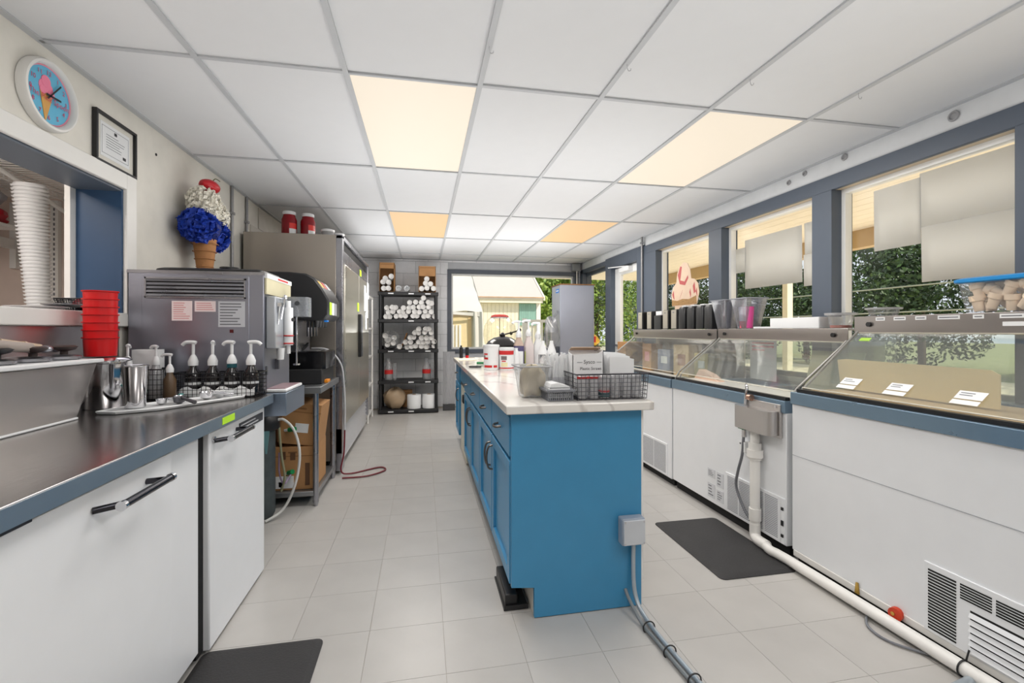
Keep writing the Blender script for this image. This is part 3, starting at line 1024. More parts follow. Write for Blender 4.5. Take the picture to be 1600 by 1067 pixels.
P('valve_port', MB().cyl((MX1 + .094, MY0 + .195, 1.33), (MX1 + .10, MY0 + .19, 1.33), .011), black, t)
P('draw_handle', MB().cyl((MX1 + .05, MY0 + .12, 1.33), (MX1 + .07, MY0 + .12, 1.45), .008).ball((MX1 + .073, MY0 + .12, 1.456), .014).cyl((MX1 + .05, MY0 + .07, 1.30), (MX1 + .06, MY0 + .07, 1.42), .006).box(MX1 + .048, MX1 + .075, MY0 + .05, MY0 + .09, 1.40, 1.42), chrome, t)
P('star_nozzle', MB().cyl((MX1 + .05, MY0 + .12, 1.10), (MX1 + .05, MY0 + .12, 1.165), .018, .022), white_p, t)
P('mixer_housing', MB().rbox(MX1 + .10, MY0 + .33, .06, .055, .02, [(0, 1.35), (0, 1.47)]), GL('smoky housing', (190, 196, 204), .12, .1, .4, (170, 174, 180)), t)
P('mixer_knob', MB().cyl((MX1 + .10, MY0 + .27, 1.43), (MX1 + .10, MY0 + .28, 1.43), .014).cyl((MX1 + .06, MY0 + .30, 1.40), (MX1 + .06, MY0 + .33, 1.44), .03), M('dark mixer', (60, 62, 66), .3, .5), t)
P('spindle', MB().cyl((MX1 + .075, MY0 + .36, 1.06), (MX1 + .075, MY0 + .36, 1.35), .005).cyl((MX1 + .075, MY0 + .36, 1.05), (MX1 + .075, MY0 + .36, 1.06), .02), chrome, t)
P('front_switch', MB().box(MX1, MX1 + .006, MY0 + .03, MY0 + .05, 1.02, 1.07).box(MX1, MX1 + .02, MY0 + .19, MY0 + .21, 1.04, 1.10), M('grey switch', (90, 92, 98), .4), t)
t = thing('drip_tray', 'white drip tray with pinkish plate on the shelf before the soft serve machine', 'tray', (-.795, 2.86, .926))
P('tray', MB().box(-.85, -.738, 2.69, 3.02, .926, .944), white_p, t, .006)
P('splash_plate', MB().box(-.842, -.75, 2.71, 2.99, .944, .948), M('mauve plate', (150, 122, 128), .35), t)
# lid on top of the machine
t = thing('hopper_lid', 'large flat black hopper lid on top of the soft serve machine', 'lid', (-1.13, 2.92, MZ1 + .004))
P('lid', MB().rbox(-1.14, 2.90, .265, .16, .03, [(0, MZ1 + .005), (.004, MZ1 + .01), (0, MZ1 + .02), (-.02, MZ1 + .028)]), black, t)
P('knob', MB().lathe([(.03, MZ1 + .026), (.048, MZ1 + .034), (.048, MZ1 + .044), (.02, MZ1 + .047), (.001, MZ1 + .047)], (-1.08, 2.84), 20), black, t)

# ------------------------------------------------------------------ stainless table with syrup boxes
TX0, TX1, TY0, TY1 = -1.42, -.72, 3.46, 4.16
t = thing('steel_table', 'stainless steel work table with lower shelf holding cardboard syrup boxes', 'table', (-1.07, 3.8, 0))
P('top', MB().box(TX0, TX1, TY0, TY1, .815, .862), M('grey steel top', (150, 152, 154), .35, .85), t, .003)
P('lower_shelf', MB().box(TX0 + .03, TX1 - .03, TY0 + .03, TY1 - .03, .075, .11), MC['grey steel top'], t, .003)
for (x, y) in [(TX1 - .045, TY0 + .045), (TX1 - .045, TY1 - .03), (TX0 + .045, TY0 + .045), (TX0 + .045, TY1 - .03)]:
    l = P('leg', MB().cyl((x, y, .03), (x, y, .815), .02), steel, t)
    P('foot', MB().cyl((x, y, 0), (x, y, .035), .013, .022), steel, l)


def carton(label, cx, cy, z0, sx, sy, sz, tilt=0, rz=0, flap=True, extra=None):
    t = thing('cardboard_box', label, 'box', (cx, cy, z0))
    m = MB().box(cx - sx, cx + sx, cy - sy, cy + sy, z0 + .001, z0 + sz)
    m.rot(0, (cx, cy, z0), 'Y', tilt); m.rot(0, (cx, cy, z0), 'Z', rz)
    P('body', m, card, t, .002)
    m = MB().box(cx - sx - .001, cx + sx + .001, cy - sy - .0015, cy - sy + .001, z0 + sz * .78, z0 + sz * .80).box(cx - .03, cx + .03, cy - sy - .002, cy - sy + .001, z0 + sz * .86, z0 + sz * .90)
    m.rot(0, (cx, cy, z0), 'Y', tilt); m.rot(0, (cx, cy, z0), 'Z', rz)
    P('handle_slot', m, card_d, t)
    if extra:
        for (a0, a1, b0, b1, mt, nm) in extra:
            m = MB().box(cx + sx * a0, cx + sx * a1, cy - sy - .003, cy - sy, z0 + sz * b0, z0 + sz * b1)
            m.rot(0, (cx, cy, z0), 'Y', tilt); m.rot(0, (cx, cy, z0), 'Z', rz)
            P(nm, m, mt, t)
    return t


pur = M('purple print', (70, 50, 130), .6, var=0)
brn = M('brown box print', (96, 66, 42), .7, var=0)
carton('lower cardboard syrup box with white label on the table shelf', -.93, 3.72, .111, .155, .18, .31, 0, 0, True,
       [(-.75, .05, .05, .33, paper, 'shipping_label'), (-.6, -.42, .08, .2, pur, 'label_mark'), (-.5, -.3, .72, .9, brn, 'box_print'), (-.1, .12, .70, .88, brn, 'box_print'), (.55, .75, .1, .62, brn, 'box_print')])
carton('upper tilted cardboard syrup box with white label under the table top', -.90, 3.70, .435, .13, .15, .30, .13, .0, True,
       [(-.25, .45, .30, .52, paper, 'shipping_label')])
carton('brown cardboard box at the back left of the table shelf', -1.22, 3.85, .111, .11, .14, .58)
t = thing('carbonator_tank', 'dark grey cylindrical carbonator tank with black cap beside the white cooler', 'tank', (-1.07, 3.355, 0))
P('body', MB().lathe([(.06, 0.0), (.075, .03), (.077, .05), (.077, .60), (.06, .64), (.001, .645)], (-1.07, 3.355), 24), M('mottled grey tank', (70, 78, 80), .5, var=.2, scale=20), t)
P('cap', MB().lathe([(.085, .60), (.088, .61), (.088, .665), (.07, .69), (.001, .69)], (-1.05, 3.345), 24), black, t)
P('tag', MB().prism([(-1.04, .60), (-1.0, .60), (-1.015, .45), (-1.025, .45)], 'y', 3.262, 3.265), M('teal tag', (120, 170, 176), .5), t)
hose_s = [('clear white hose looping from the tank cap down to the floor', [(-.985, 3.33, .655), (-.93, 3.33, .66), (-.86, 3.32, .58), (-.825, 3.31, .42), (-.855, 3.31, .22), (-.93, 3.31, .06), (-1.02, 3.24, .012)], .009, M('clear hose', (214, 214, 210), .3)),
          ('pale green hose running down in front of the syrup boxes', [(-.975, 3.38, .60), (-.965, 3.40, .40), (-.95, 3.42, .25), (-.98, 3.445, .14)], .008, M('pale green hose', (150, 150, 120), .4)),
          ('thin mauve hose beside the dark tank', [(-.98, 3.40, .42), (-.985, 3.42, .28), (-.96, 3.44, .19), (-.93, 3.5, .24)], .006, M('mauve hose', (150, 130, 160), .4))]
for lab, pts, r, mt in hose_s:
    solo('hose', MB().tube(pts, r, 8, 5), mt, lab, 'hose', pts[0])
gr = M('green fitting', (16, 130, 70), .4)
for lab, p, q in [('green hose coupling on the lower syrup box', (-.955, 3.53, .24), (-.92, 3.50, .255)), ('green hose coupling on the upper syrup box', (-.95, 3.53, .55), (-.905, 3.50, .56))]:
    t = thing('hose_coupling', lab, 'coupling', p)
    P('body', MB().cyl(p, q, .017), gr, t)
    v = Vector(p) - Vector(q)
    P('stub', MB().cyl(p, Vector(p) + v * .8, .010), white_p, t)
# orange label strip, white tubing on the table
solo('orange_clip', MB().box(-.775, -.725, 3.72, 3.82, .863, .885), M('orange plastic', (246, 150, 30), .4), 'bright orange clip on the front edge of the steel table', 'clip', (-.75, 3.77, .863), None, .003)

# ------------------------------------------------------------------ drink dispenser
t = thing('drink_dispenser', 'black soda fountain dispenser on a steel column on the work table', 'drink dispenser', (-1.05, 3.85, .862))
P('column', MB().box(-1.20, -.93, 3.66, 4.05, .90, 1.36), steel, t, .003)
m = MB().prism([(-1.30, 1.34), (-.74, 1.34), (-.70, 1.38), (-.70, 1.50), (-.745, 1.58), (-.80, 1.655), (-.86, 1.69), (-.98, 1.70), (-1.30, 1.70)], 'y', 3.62, 4.08)
P('head', m, black, t, .012)
m = MB()
m.box(-.7, -.697, 3.68, 3.74, 1.40, 1.48)
P('flavour_label', MB().box(-.7, -.697, 3.66, 3.73, 1.385, 1.48), yel, t)
P('flavour_label', MB().box(-.7, -.697, 3.75, 3.83, 1.385, 1.48), white_p, t)
P('flavour_label', MB().box(-.7, -.697, 3.85, 3.93, 1.385, 1.48), M('silver tag', (190, 190, 196), .3, .6), t)
for k, (y, c) in enumerate([(3.70, (240, 190, 60)), (3.82, (220, 60, 60)), (3.94, (226, 226, 230))]):
    m = MB().box(-.004, .0, y - .035, y + .035, -.03, .03)
    m.v = [(v[0] * 1 + -.770, v[1], v[2] + 1.618) for v in m.v]
    m.rot(0, (-.770, y, 1.618), 'Y', -.63)
    P('brand_badge', m, M('badge %d' % k, c, .4), t)
for k in range(4):
    P('nozzle', MB().cyl((-.80 + .0, 3.68 + .1 * k, 1.29), (-.80, 3.68 + .1 * k, 1.345), .016, .022), black, t)
    P('push_lever', MB().box(-.865, -.855, 3.665 + .1 * k, 3.695 + .1 * k, 1.22, 1.34), chrome, t)
P('blue_light', MB().box(-.74, -.715, 3.66, 3.70, 1.33, 1.342), M('blue lens', (40, 130, 220), .3), t)
m = MB().rbox(-.90, 3.86, .17, .21, .03, [(0, .975), (0, 1.10), (-.01, 1.105)])
P('drip_base', m, M('gloss black', (18, 18, 20), .15), t)
P('base_plate', MB().box(-1.25, -.75, 3.62, 4.08, .864, .975), M('matte black base', (32, 32, 34), .6), t, .004)
P('cup_rest', MB().box(-1.0, -.80, 3.70, 4.0, 1.106, 1.11), steel, t)
m = MB().tube([(-1.02, 3.75, 1.12), (-.98, 3.78, 1.16), (-.93, 3.8, 1.12), (-.90, 3.85, 1.16), (-.95, 3.9, 1.13), (-1.0, 3.8, 1.15)], .012, 8, 5)
solo('black_cable', m, black, 'coiled black cable lying on the dispenser drip base', 'cable', (-.96, 3.8, 1.12))
m = MB().tube([(-.93, 4.1, 1.115), (-.80, 4.12, 1.10), (-.70, 4.13, .98), (-.675, 4.14, .80), (-.67, 4.16, .60), (-.675, 4.175, .40)], .007, 8, 5)
solo('white_tube', m, M('white tube', (210, 210, 214), .3), 'white tube hanging from the table corner beside the fridge', 'tube', (-.93, 4.1, 1.115))
m = MB().tube([(-.675, 4.18, .40), (-.68, 4.17, .20), (-.70, 4.15, .05), (-.62, 4.20, .010), (-.40, 4.34, .010), (-.34, 4.24, .010), (-.48, 4.10, .010), (-.68, 4.08, .010)], .007, 8, 6)
solo('red_hose', m, M('dark red hose', (120, 40, 50), .4), 'thin dark red hose curling out onto the floor by the fridge', 'hose', (-.675, 4.18, .40))
t = thing('green_cabinet', 'dark green cabinet fixed between the soft serve machine and the dispenser', 'cabinet', (-1.2, 3.38, .87))
P('body', MB().box(XL + .002, -.985, 3.32, 3.44, .87, 1.60), M('dark green enamel', (14, 34, 28), .35), t, .004)
P('edge_strip', MB().box(-.985, -.975, 3.425, 3.442, .86, 1.58), chrome, t)
P('bracket', MB().box(-.985, -.93, 3.33, 3.40, 1.02, 1.045), white_p, t)

# ------------------------------------------------------------------ reach-in fridge
FX, FY0, FY1, FZ = -.755, 4.22, 6.15, 2.105
t = thing('reach_in_fridge', 'tall two door stainless steel fridge along the left wall', 'fridge', (-1.12, 5.2, 0))
P('cabinet', MB().box(XL + .03, FX, FY0, FY1, .12, FZ), M('fridge steel side', (168, 160, 150), .34, .65, var=.04, scale=2), t, .004)
for (y, x) in [(FY0 + .08, FX - .08), (FY1 - .08, FX - .08), (FY0 + .08, XL + .12), (FY1 - .08, XL + .12)]:
    P('caster', MB().cyl((x - .02, y, .045), (x + .02, y, .045), .045).cyl((x, y, .05), (x, y, .12), .02), black, t)
P('corner_post', MB().box(FX, FX + .055, FY0, FY0 + .075, .18, FZ), steel, t, .003)
P('corner_post', MB().box(FX, FX + .055, FY1 - .06, FY1, .18, FZ), steel, t, .003)
P('top_vent', MB().box(FX, FX + .03, FY0 + .08, FY1 - .06, 1.985, 2.07), dark, t)
P('top_cap', MB().box(FX, FX + .055, FY0, FY1, 2.075, FZ + .004), steel, t, .002)
P('header', MB().box(FX, FX + .05, FY0 + .08, FY1 - .06, 1.87, 1.98), steel, t, .004)
mid = (FY0 + .08 + FY1 - .06) / 2
for k, (a, b) in enumerate([(FY0 + .085, mid - .006), (mid + .006, FY1 - .065)]):
    d = P('door', MB().box(FX + .004, FX + .065, a, b, .42, 1.86), M('polished steel door', (196, 192, 180), .3, .85, var=.03, scale=2), t, .008)
    hy = b - .055 if k == 0 else a + .055
    P('handle', MB().box(FX + .065, FX + .095, hy - .012, hy + .012, .98, 1.44), black if k == 0 else steel, d, .004)
    m = MB()
    m.box(FX + .005, FX + .03, a, b, .16, .38)
P('kick_panel', MB().box(FX, FX + .05, FY0, FY0 + .12, .03, .40), steel, t, .003)
P('grille_back', MB().box(FX - .003, FX + .01, FY0 + .12, FY1, .08, .41), dark, t)
for k in range(7):
    z = .09 + .045 * k
    m = MB().prism([(FX + .012, z), (FX + .03, z), (FX + .036, z + .006), (FX + .022, z + .034), (FX + .012, z + .034)], 'y', FY0 + .13, FY1)
    P('louver', m, M('pale grille', (196, 196, 198), .35, .25), t)
P('note', MB().box(FX + .066, FX + .068, 5.05, 5.17, 1.47, 1.56), yel, t, label='yellow green sticky note')
P('note', MB().box(FX + .051, FX + .053, 5.35, 5.47, 1.88, 1.95), yel, t, label='yellow green sticker on the header')
for k, (a, b, c, d_) in enumerate([(5.62, 5.78, 1.50, 1.80), (5.80, 5.95, 1.42, 1.72), (5.70, 5.84, 1.28, 1.48), (5.86, 6.03, 1.66, 1.86)]):
    P('pinned_note', MB().box(FX + .066 + .001 * k, FX + .069 + .001 * k, a, b, c, d_), paper, t)
for k, (y, lab) in enumerate([(4.44, 'red plastic jar nearer the wall on top of the fridge'), (4.50, 'red plastic jar nearer the aisle on top of the fridge')]):
    x = (-1.195, -1.05)[k]
    j = thing('red_jar', lab, 'jar', (x, y, FZ + .005), 'red jars on the fridge')
    P('body', MB().lathe([(.06, FZ + .006), (.065, FZ + .015), (.065, FZ + .16), (.05, FZ + .195), (.05, FZ + .205)], (x, y), 28), M('cherry red plastic', (140, 8, 24), .25), j)
    P('lid', MB().lathe([(.055, FZ + .205), (.055, FZ + .23), (.05, FZ + .235), (.001, FZ + .235)], (x, y), 28), white_p, j)
    for (z0, z1, mt) in [(.03, .075, white_p), (.075, .125, M('bright red label', (230, 40, 30), .4))]:
        m = MB()
        vs = []
        for i in range(7):
            a = math.radians(-75 + 10 * i)
            vs += [(x + .0657 * math.cos(a), y + .0657 * math.sin(a), FZ + z0), (x + .0657 * math.cos(a), y + .0657 * math.sin(a), FZ + z1)]
        m.add(vs, [(2 * i, 2 * i + 2, 2 * i + 3, 2 * i + 1) for i in range(6)])
        P('label_patch', m, mt, j)
for k, (x, y, lab) in enumerate([(-.86, 4.42, 'white plastic tub with ridged lid at the fridge top corner'), (-.79, 4.58, 'smaller white tub behind the ridged one on the fridge')]):
    j = thing('plastic_tub', lab, 'tub', (x, y, FZ + .005))
    r = (.055, .045)[k]
    P('body', MB().lathe([(r * .85, FZ + .006), (r, FZ + .05), (r, FZ + .06)], (x, y), 22), clear_m, j)
    P('lid', MB().lathe([(r * 1.08, FZ + .06), (r * 1.08, FZ + .078), (r * .9, FZ + .082), (.001, FZ + .082)], (x, y), 22), white_p, j)

# white wire rack beyond the fridge
t = thing('white_rack', 'narrow white shelf rack between the fridge and the black shelving', 'rack', (-.87, 6.72, 0))
for (x, y) in [(-1.05, 6.45), (-.745, 6.45), (-1.05, 6.98), (-.745, 6.98)]:
    P('post', MB().cyl((x, y, 0), (x, y, 1.75), .014, n=10), trim_w, t)
for z in (.08, .48, .88, 1.28, 1.72):
    P('shelf', MB().box(-1.06, -.735, 6.44, 6.99, z, z + .025), trim_w, t)

# ------------------------------------------------------------------ black shelving with cups
SX0, SX1, SY0, SY1 = -.675, .225, 7.09, 7.52
t = thing('plastic_shelving', 'black plastic shelving unit stacked with white cups against the back wall', 'shelving', (-.225, 7.3, 0))
bp = M('black shelf plastic', (34, 34, 36), .5)
decks = [.012, .455, .925, 1.385, 1.80]
for z in decks:
    d = P('shelf', MB().box(SX0, SX1, SY0, SY1, z, z + .05), bp, t, .006)
    for x in (SX0 + .15, SX1 - .2, SX0 + .45):
        if R.random() < .75:
            P('clip', MB().box(x, x + .08, SY0 - .004, SY0 + .001, z + .015, z + .032), white_p, d)
for (x, y) in [(SX0 + .035, SY0 + .04), (SX1 - .035, SY0 + .04), (SX0 + .035, SY1 - .04), (SX1 - .035, SY1 - .04)]:
    for a, b in zip(decks[:-1], decks[1:]):
        P('post', MB().cyl((x, y, a + .05), (x, y, b), .024), bp, t)
# cup sleeves: a wrapped roll of white cups with the open end facing the room
slv = MB().lathe([(.034, 0), (.034, .30), (.036, .31), (.036, .36), (.039, .365), (.039, .375), (.033, .376), (.031, .36), (.001, .355)], (0, 0), 18)
slv.rot(0, (0, 0, 0), 'X', PI / 2)
slm = slv.mesh('cup_sleeve', M('waxed paper cup', (216, 214, 211), .45, var=.02))


def sleeve(x, z, y, lab, grp, rz=0):
    o = bpy.data.objects.new('cup_sleeve', slm)
    o.location = (x, y, z)
    o.rotation_euler = (R.uniform(-.03, .03), 0, rz + R.uniform(-.06, .06))
    o['label'] = lab
    o['category'] = 'cups'
    o['group'] = grp
    link(o)


def pile(x0, x1, z0, rows_, lab, grp, seed):
    rr = random.Random(seed)
    for k, (a, b) in enumerate(rows_):
        x = a + (.039 if k % 2 else 0)
        n = 0
        row = ['bottom', 'second', 'third', 'fourth', 'top'][k]
        while x < b:
            sleeve(x + rr.uniform(-.003, .003), z0 + .041 + k * .0695, SY1 - .02 - .03 * rr.random(), '%s %s, %s from the left in the %s row' % ('wrapped', lab, ORD[n], row), grp)
            x += .0805
            n += 1


pile(SX0, SX1, 1.436, [(SX0 + .1, SX1 - .06), (SX0 + .1, SX1 - .06), (SX0 + .12, SX1 - .10), (SX0 + .45, SX1 - .06), (SX0 + .68, SX1 - .17)],
     'white cup sleeve on the upper shelf', 'cup sleeves on the upper shelf', 1)
pile(SX0, SX1, .976, [(SX0 + .33, SX1 - .06), (SX0 + .38, SX1 - .06), (SX0 + .46, SX1 - .08), (SX0 + .50, SX1 - .08), (SX0 + .60, SX1 - .12)],
     'white cup sleeve on the middle shelf', 'cup sleeves on the middle shelf', 2)
for k, (dx, dz) in enumerate([(.12, .22), (.17, .16), (.22, .20), (.14, .10), (.21, .12), (.13, .16)]):
    sleeve(SX0 + dx, .976 + dz - .02, SY1 - .03, 'cup sleeve inside the clear bag on the middle shelf, %s' % ['top left', 'centre', 'top right', 'lower middle', 'right middle', 'far left'][k], 'cup sleeves in the clear bag')


def blob(c, r, seed, n=16, k=10, amp=.12, flatz=None, sq=1.0):
    """crumpled bag shape"""
    rr = random.Random(seed)
    m = MB()
    m.ball(c, *r, n=n, k=k)
    ph = [(rr.uniform(0, 6), rr.uniform(0, 6), rr.uniform(2, 6), rr.uniform(2, 6)) for _ in range(4)]
    for i, v in enumerate(m.v):
        d = Vector(v) - Vector(c)
        a = math.atan2(d.y, d.x); u = d.z / r[2]
        f = 1 + sum(amp / 2 * math.sin(q[2] * a + q[0]) * math.sin(q[3] * u + q[1]) for q in ph)
        e = Vector((d.x / r[0], d.y / r[1], d.z / r[2]))
        if sq < 1:
            e = Vector([math.copysign(abs(q_) ** sq, q_) for q_ in e])
        p = Vector(c) + Vector((e.x * r[0] * f, e.y * r[1] * f, e.z * r[2] * f))
        if flatz is not None and p.z < flatz: p.z = flatz
        m.v[i] = tuple(p)
    return m


solo('plastic_bag', blob((SX0 + .175, 7.26, 1.115), (.155, .14, .14), 3, flatz=.977), clear, 'clear plastic bag of white cups at the left of the middle shelf', 'bag', (SX0 + .175, 7.26, .977))
t = thing('cardboard_box', 'small cardboard box edge showing behind the middle shelf cups', 'box', (SX0 + .33, 7.3, .976))
m = MB().box(SX0 + .325, SX0 + .34, 7.16, 7.46, .978, 1.24)
m.rot(0, (SX0 + .33, 7.3, .978), 'Y', .35)
P('flap', m, card_d, t)
# boxes on top
for k, (x0, x1, h, lab) in enumerate([(SX0 + .02, SX0 + .24, .44, 'tall open cardboard box of white cups on the left top of the shelving'), (SX1 - .30, SX1 - .04, .40, 'open cardboard box of white cups on the right top of the shelving')]):
    z = 1.851
    t = thing('cardboard_box', lab, 'box', ((x0 + x1) / 2, 7.25, z))
    m = MB().box(x0, x1, 7.12, 7.42, z, z + .006).box(x0, x1, 7.414, 7.42, z, z + h).box(x0, x0 + .006, 7.12, 7.42, z, z + h).box(x1 - .006, x1, 7.12, 7.42, z, z + h)
    m.box(x0, x1, 7.12, 7.126, z + h * (.80 if k == 0 else .62), z + h)
    P('carton', m, card, t)
    P('tape_edge', MB().box(x0 + .02, x1 - .02, 7.117, 7.12, z + h * .93, z + h * .95), card_d, t)
    q = [(.06, .05), (.14, .05), (.05, .13), (.13, .13), (.10, .2), (.16, .22)] if k == 0 else [(.06, .05), (.14, .05), (.21, .06), (.09, .12), (.17, .13), (.12, .19)]
    for (dx, dz) in q:
        if x0 + dx < x1 - .045:
            sleeve(x0 + dx, z + dz, 7.42 - .03, 'cup sleeve in the %s open box on the shelving, %s place' % ('tall left' if k == 0 else 'right', ['lowest left', 'lowest middle', 'middle left', 'middle right', 'upper middle', 'topmost'][q.index((dx, dz))] if k == 0 else ['lowest left', 'lowest middle', 'lowest right', 'middle left', 'middle right', 'topmost'][q.index((dx, dz))]), 'cup sleeves in the %s box' % ('tall' if k == 0 else 'right'))
cupw = MB().lathe([(.028, 0), (.029, .002), (.042, .095), (.044, .097), (.044, .10), (.040, .10), (.027, .006), (.001, .006)], (0, 0), 22).mesh('paper_cup', white_p)
for (x, r_, lab) in [(SX0 + .30, 1.57, 'white paper cup lying left of centre on the shelving top'), (SX0 + .44, 1.4, 'white paper cup lying right of centre on the shelving top')]:
    o = bpy.data.objects.new('paper_cup', cupw)
    o.location = (x, 7.25, 1.851 + .043); o.rotation_euler = (PI / 2 - .14, 0, r_ - 1.57)
    o['label'] = lab; o['category'] = 'cup'
    link(o)
# jugs, paper rolls
for (x, lab) in [(SX0 + .15, 'clear bottle with red label on the left of the lower shelf'), (SX1 - .18, 'clear bottle with red label on the right of the lower shelf')]:
    t = thing('clear_bottle', lab, 'bottle', (x, 7.22, .506))
    P('body', MB().lathe([(.06, .507), (.064, .515), (.064, .70), (.03, .78), (.022, .82), (.022, .84), (.001, .84)], (x, 7.22), 22), clear, t)
    P('label_band', MB().lathe([(.0655, .60), (.0655, .66)], (x, 7.22), 22), ink_r, t)
    P('water', MB().lathe([(.055, .51), (.06, .515), (.06, .60), (.001, .60)], (x, 7.22), 22), clear_m, t)
    m = MB().lathe([(.03, .507), (.035, .51), (.038, .76), (.001, .765)], (x + .085, 7.24), 18)
    solo('clear_tumbler_stack', m, clear, 'stack of clear tumblers beside the %s red labelled bottle' % ('left' if x < -.3 else 'right'), 'cups', (x + .085, 7.24, .507))
solo('plastic_bag', blob((SX0 + .24, 7.28, .21), (.17, .14, .17), 9, flatz=.063), M('brown bag', (176, 152, 124), .5, var=.12, bump=.3, bscale=14), 'crumpled brown wrapped bundle on the bottom shelf', 'bag', (SX0 + .24, 7.28, .063))
for (x, lab) in [(SX0 + .53, 'thick white paper towel roll in the middle of the bottom shelf'), (SX1 - .14, 'thick white paper towel roll at the right of the bottom shelf')]:
    t = thing('paper_roll', lab, 'paper roll', (x, 7.22, .063))
    P('roll', MB().lathe([(.103, .0635), (.106, .067), (.106, .27), (.103, .274), (.028, .274), (.027, .20), (.001, .20)], (x, 7.22), 30), paper, t)
    P('core', MB().torus((x, 7.22, .274), .027, .003), card, t)
t = carton('brown carton at the back of the bottom shelf', SX0 + .42, 7.40, .064, .08, .06, .26)
m = MB().box(-.02, .02, -.1, .1, 0, .004)
t = thing('plastic_screen', 'tall grey translucent plastic sheet standing beside the black shelving', 'panel', (.39, 7.3, 0))
m = MB().prism([(.30, 7.30), (.36, 7.26), (.41, 7.31), (.49, 7.27), (.49, 7.28), (.41, 7.32), (.36, 7.27), (.30, 7.31)], 'z', .005, .93)
P('sheet', m, clear_m, t)
P('base', MB().box(.30, .49, 7.25, 7.34, 0, .10), M('dark base', (66, 66, 68), .6), t, .004)

# ------------------------------------------------------------------ island
IX0, IX1, IY0, IY1 = .395, .975, 1.95, 5.36
TZ = .945
t = thing('island_worktop', 'long white marbled stone worktop of the blue island', 'worktop', (.68, 3.6, .906))
vein = M('stone vein', (176, 170, 164), .2, var=.1)
nt = stone.node_tree
wv = nt.nodes.new('ShaderNodeTexWave'); wv.inputs['Scale'].default_value = .7; wv.inputs['Distortion'].default_value = 22; wv.inputs['Detail'].default_value = 5; wv.inputs['Detail Scale'].default_value = 1.6
cr_ = nt.nodes.new('ShaderNodeValToRGB')
cr_.color_ramp.elements[0].color = (*lin((206, 201, 196)), 1)
cr_.color_ramp.elements[1].position = .09
cr_.color_ramp.elements[1].color = (*lin((230, 227, 222)), 1)
nt.links.new(nt.nodes['Texture Coordinate'].outputs['Object'], wv.inputs[0])
nt.links.new(wv.outputs['Fac'], cr_.inputs[0])
nt.links.new(cr_.outputs[0], nt.nodes['Principled BSDF'].inputs['Base Color'])
P('slab', MB().box(.345, 1.025, 1.90, 5.42, .907, TZ), stone, t, .005, None)
ISL = thing('island_cabinet', 'long bright blue kitchen island cabinet with drawers and doors', 'cabinet', (.68, 3.6, 0))
P('carcass', MB().box(IX0, IX1, IY0 + .02, 4.25, .14, .906).box(IX0 + .06, IX1, 4.25, 4.86, .14, .906).box(IX0, IX1, 4.86, IY1, .14, .906), blue_c, ISL, .002)
m = MB().prism([(IX0 - .02, .145), (.478, .135), (.478, .003), (.985, .003), (.985, .906), (IX0 - .02, .906)], 'y', IY0 - .004, IY0 + .018)
P('end_panel', m, blue_c, ISL, .002)
P('toe_kick', MB().box(.478, .96, IY0 + .02, IY1, .003, .14), M('toe kick', (206, 200, 190), .6), ISL)
P('back_panel', MB().box(IX1 + .004, IX1 + .02, IY0 - .003, IY1, .12, .906), trim_w, ISL, .002)
nick = M('pewter handle', (110, 104, 100), .3, .9)
ye = [1.962, 2.50, 3.06, 3.65, 4.25]


def shaker(m, y0, y1, z0, z1, fr=.055):
    """framed door face towards -x"""
    x1 = IX0 - .001; x0 = x1 - .024
    m.box(x0, x1, y0, y0 + fr, z0, z1).box(x0, x1, y1 - fr, y1, z0, z1).box(x0, x1, y0 + fr, y1 - fr, z0, z0 + fr).box(x0, x1, y0 + fr, y1 - fr, z1 - fr, z1)
    m.box(x0 + .014, x1, y0 + fr, y1 - fr, z0 + fr, z1 - fr)
    return m


def cuppull(x, y, z):
    m = MB()
    m.tube([(x, y - .04, z), (x - .022, y - .034, z - .004), (x - .03, y, z - .006), (x - .022, y + .034, z - .004), (x, y + .04, z)], .006, 8, 4)
    return m


def vpull(x, y, z):
    return MB().tube([(x, y, z - .065), (x - .024, y, z - .055), (x - .034, y, z), (x - .024, y, z + .055), (x, y, z + .065)], .0055, 8, 4)


for k in range(4):
    a, b = ye[k] + .010, ye[k + 1] - .010
    d = P('drawer', MB().box(IX0 - .025, IX0 - .001, a, b, .71, .885), blue_c, ISL, .003)
    P('pull', cuppull(IX0 - .025, (a + b) / 2, .80), nick, d)
    d = P('door', shaker(MB(), a, b, .15, .69), blue_c, ISL, .0025)
    y = b - .03 if k % 2 == 0 else a + .03
    P('pull', vpull(IX0 - .025, y, .575), nick, d)
d = P('drawer', MB().box(IX0 - .021, IX0 - .001, 4.87, IY1 - .01, .705, .885), blue_c, ISL, .003)
P('pull', cuppull(IX0 - .021, 5.1, .80), nick, d)
d = P('door', shaker(MB(), 4.87, IY1 - .01, .15, .69), blue_c, ISL, .0025)
P('pull', vpull(IX0 - .021, 4.92, .575), nick, d)
P('filler_panel', MB().box(IX0 - .012, IX0 + .06, 4.25, 4.86, .74, .905), blue_c, ISL, .002)
t = thing('undercounter_appliance', 'cream fronted undercounter appliance set between the blue island doors', 'appliance', (.5, 4.55, 0))
P('front', MB().box(IX0 - .004, IX0 + .055, 4.262, 4.85, .02, .70), M('cream appliance front', (226, 222, 206), .35), t, .006)
P('control_panel', MB().box(IX0 - .006, IX0 + .055, 4.262, 4.85, .70, .735), black, t, .002)
P('latch', MB().box(IX0 - .022, IX0 - .004, 4.40, 4.52, .56, .63), dark, t, .003)
t = thing('pest_trap', 'flat black pest trap tray under the near corner of the blue island', 'trap', (.40, 2.1, 0))
P('base', MB().box(.355, .468, 2.02, 2.30, .003, .012), black, t)
P('cover', MB().box(.362, .42, 2.03, 2.29, .012, .07).box(.42, .462, 2.18, 2.29, .012, .07), black, t, .006)
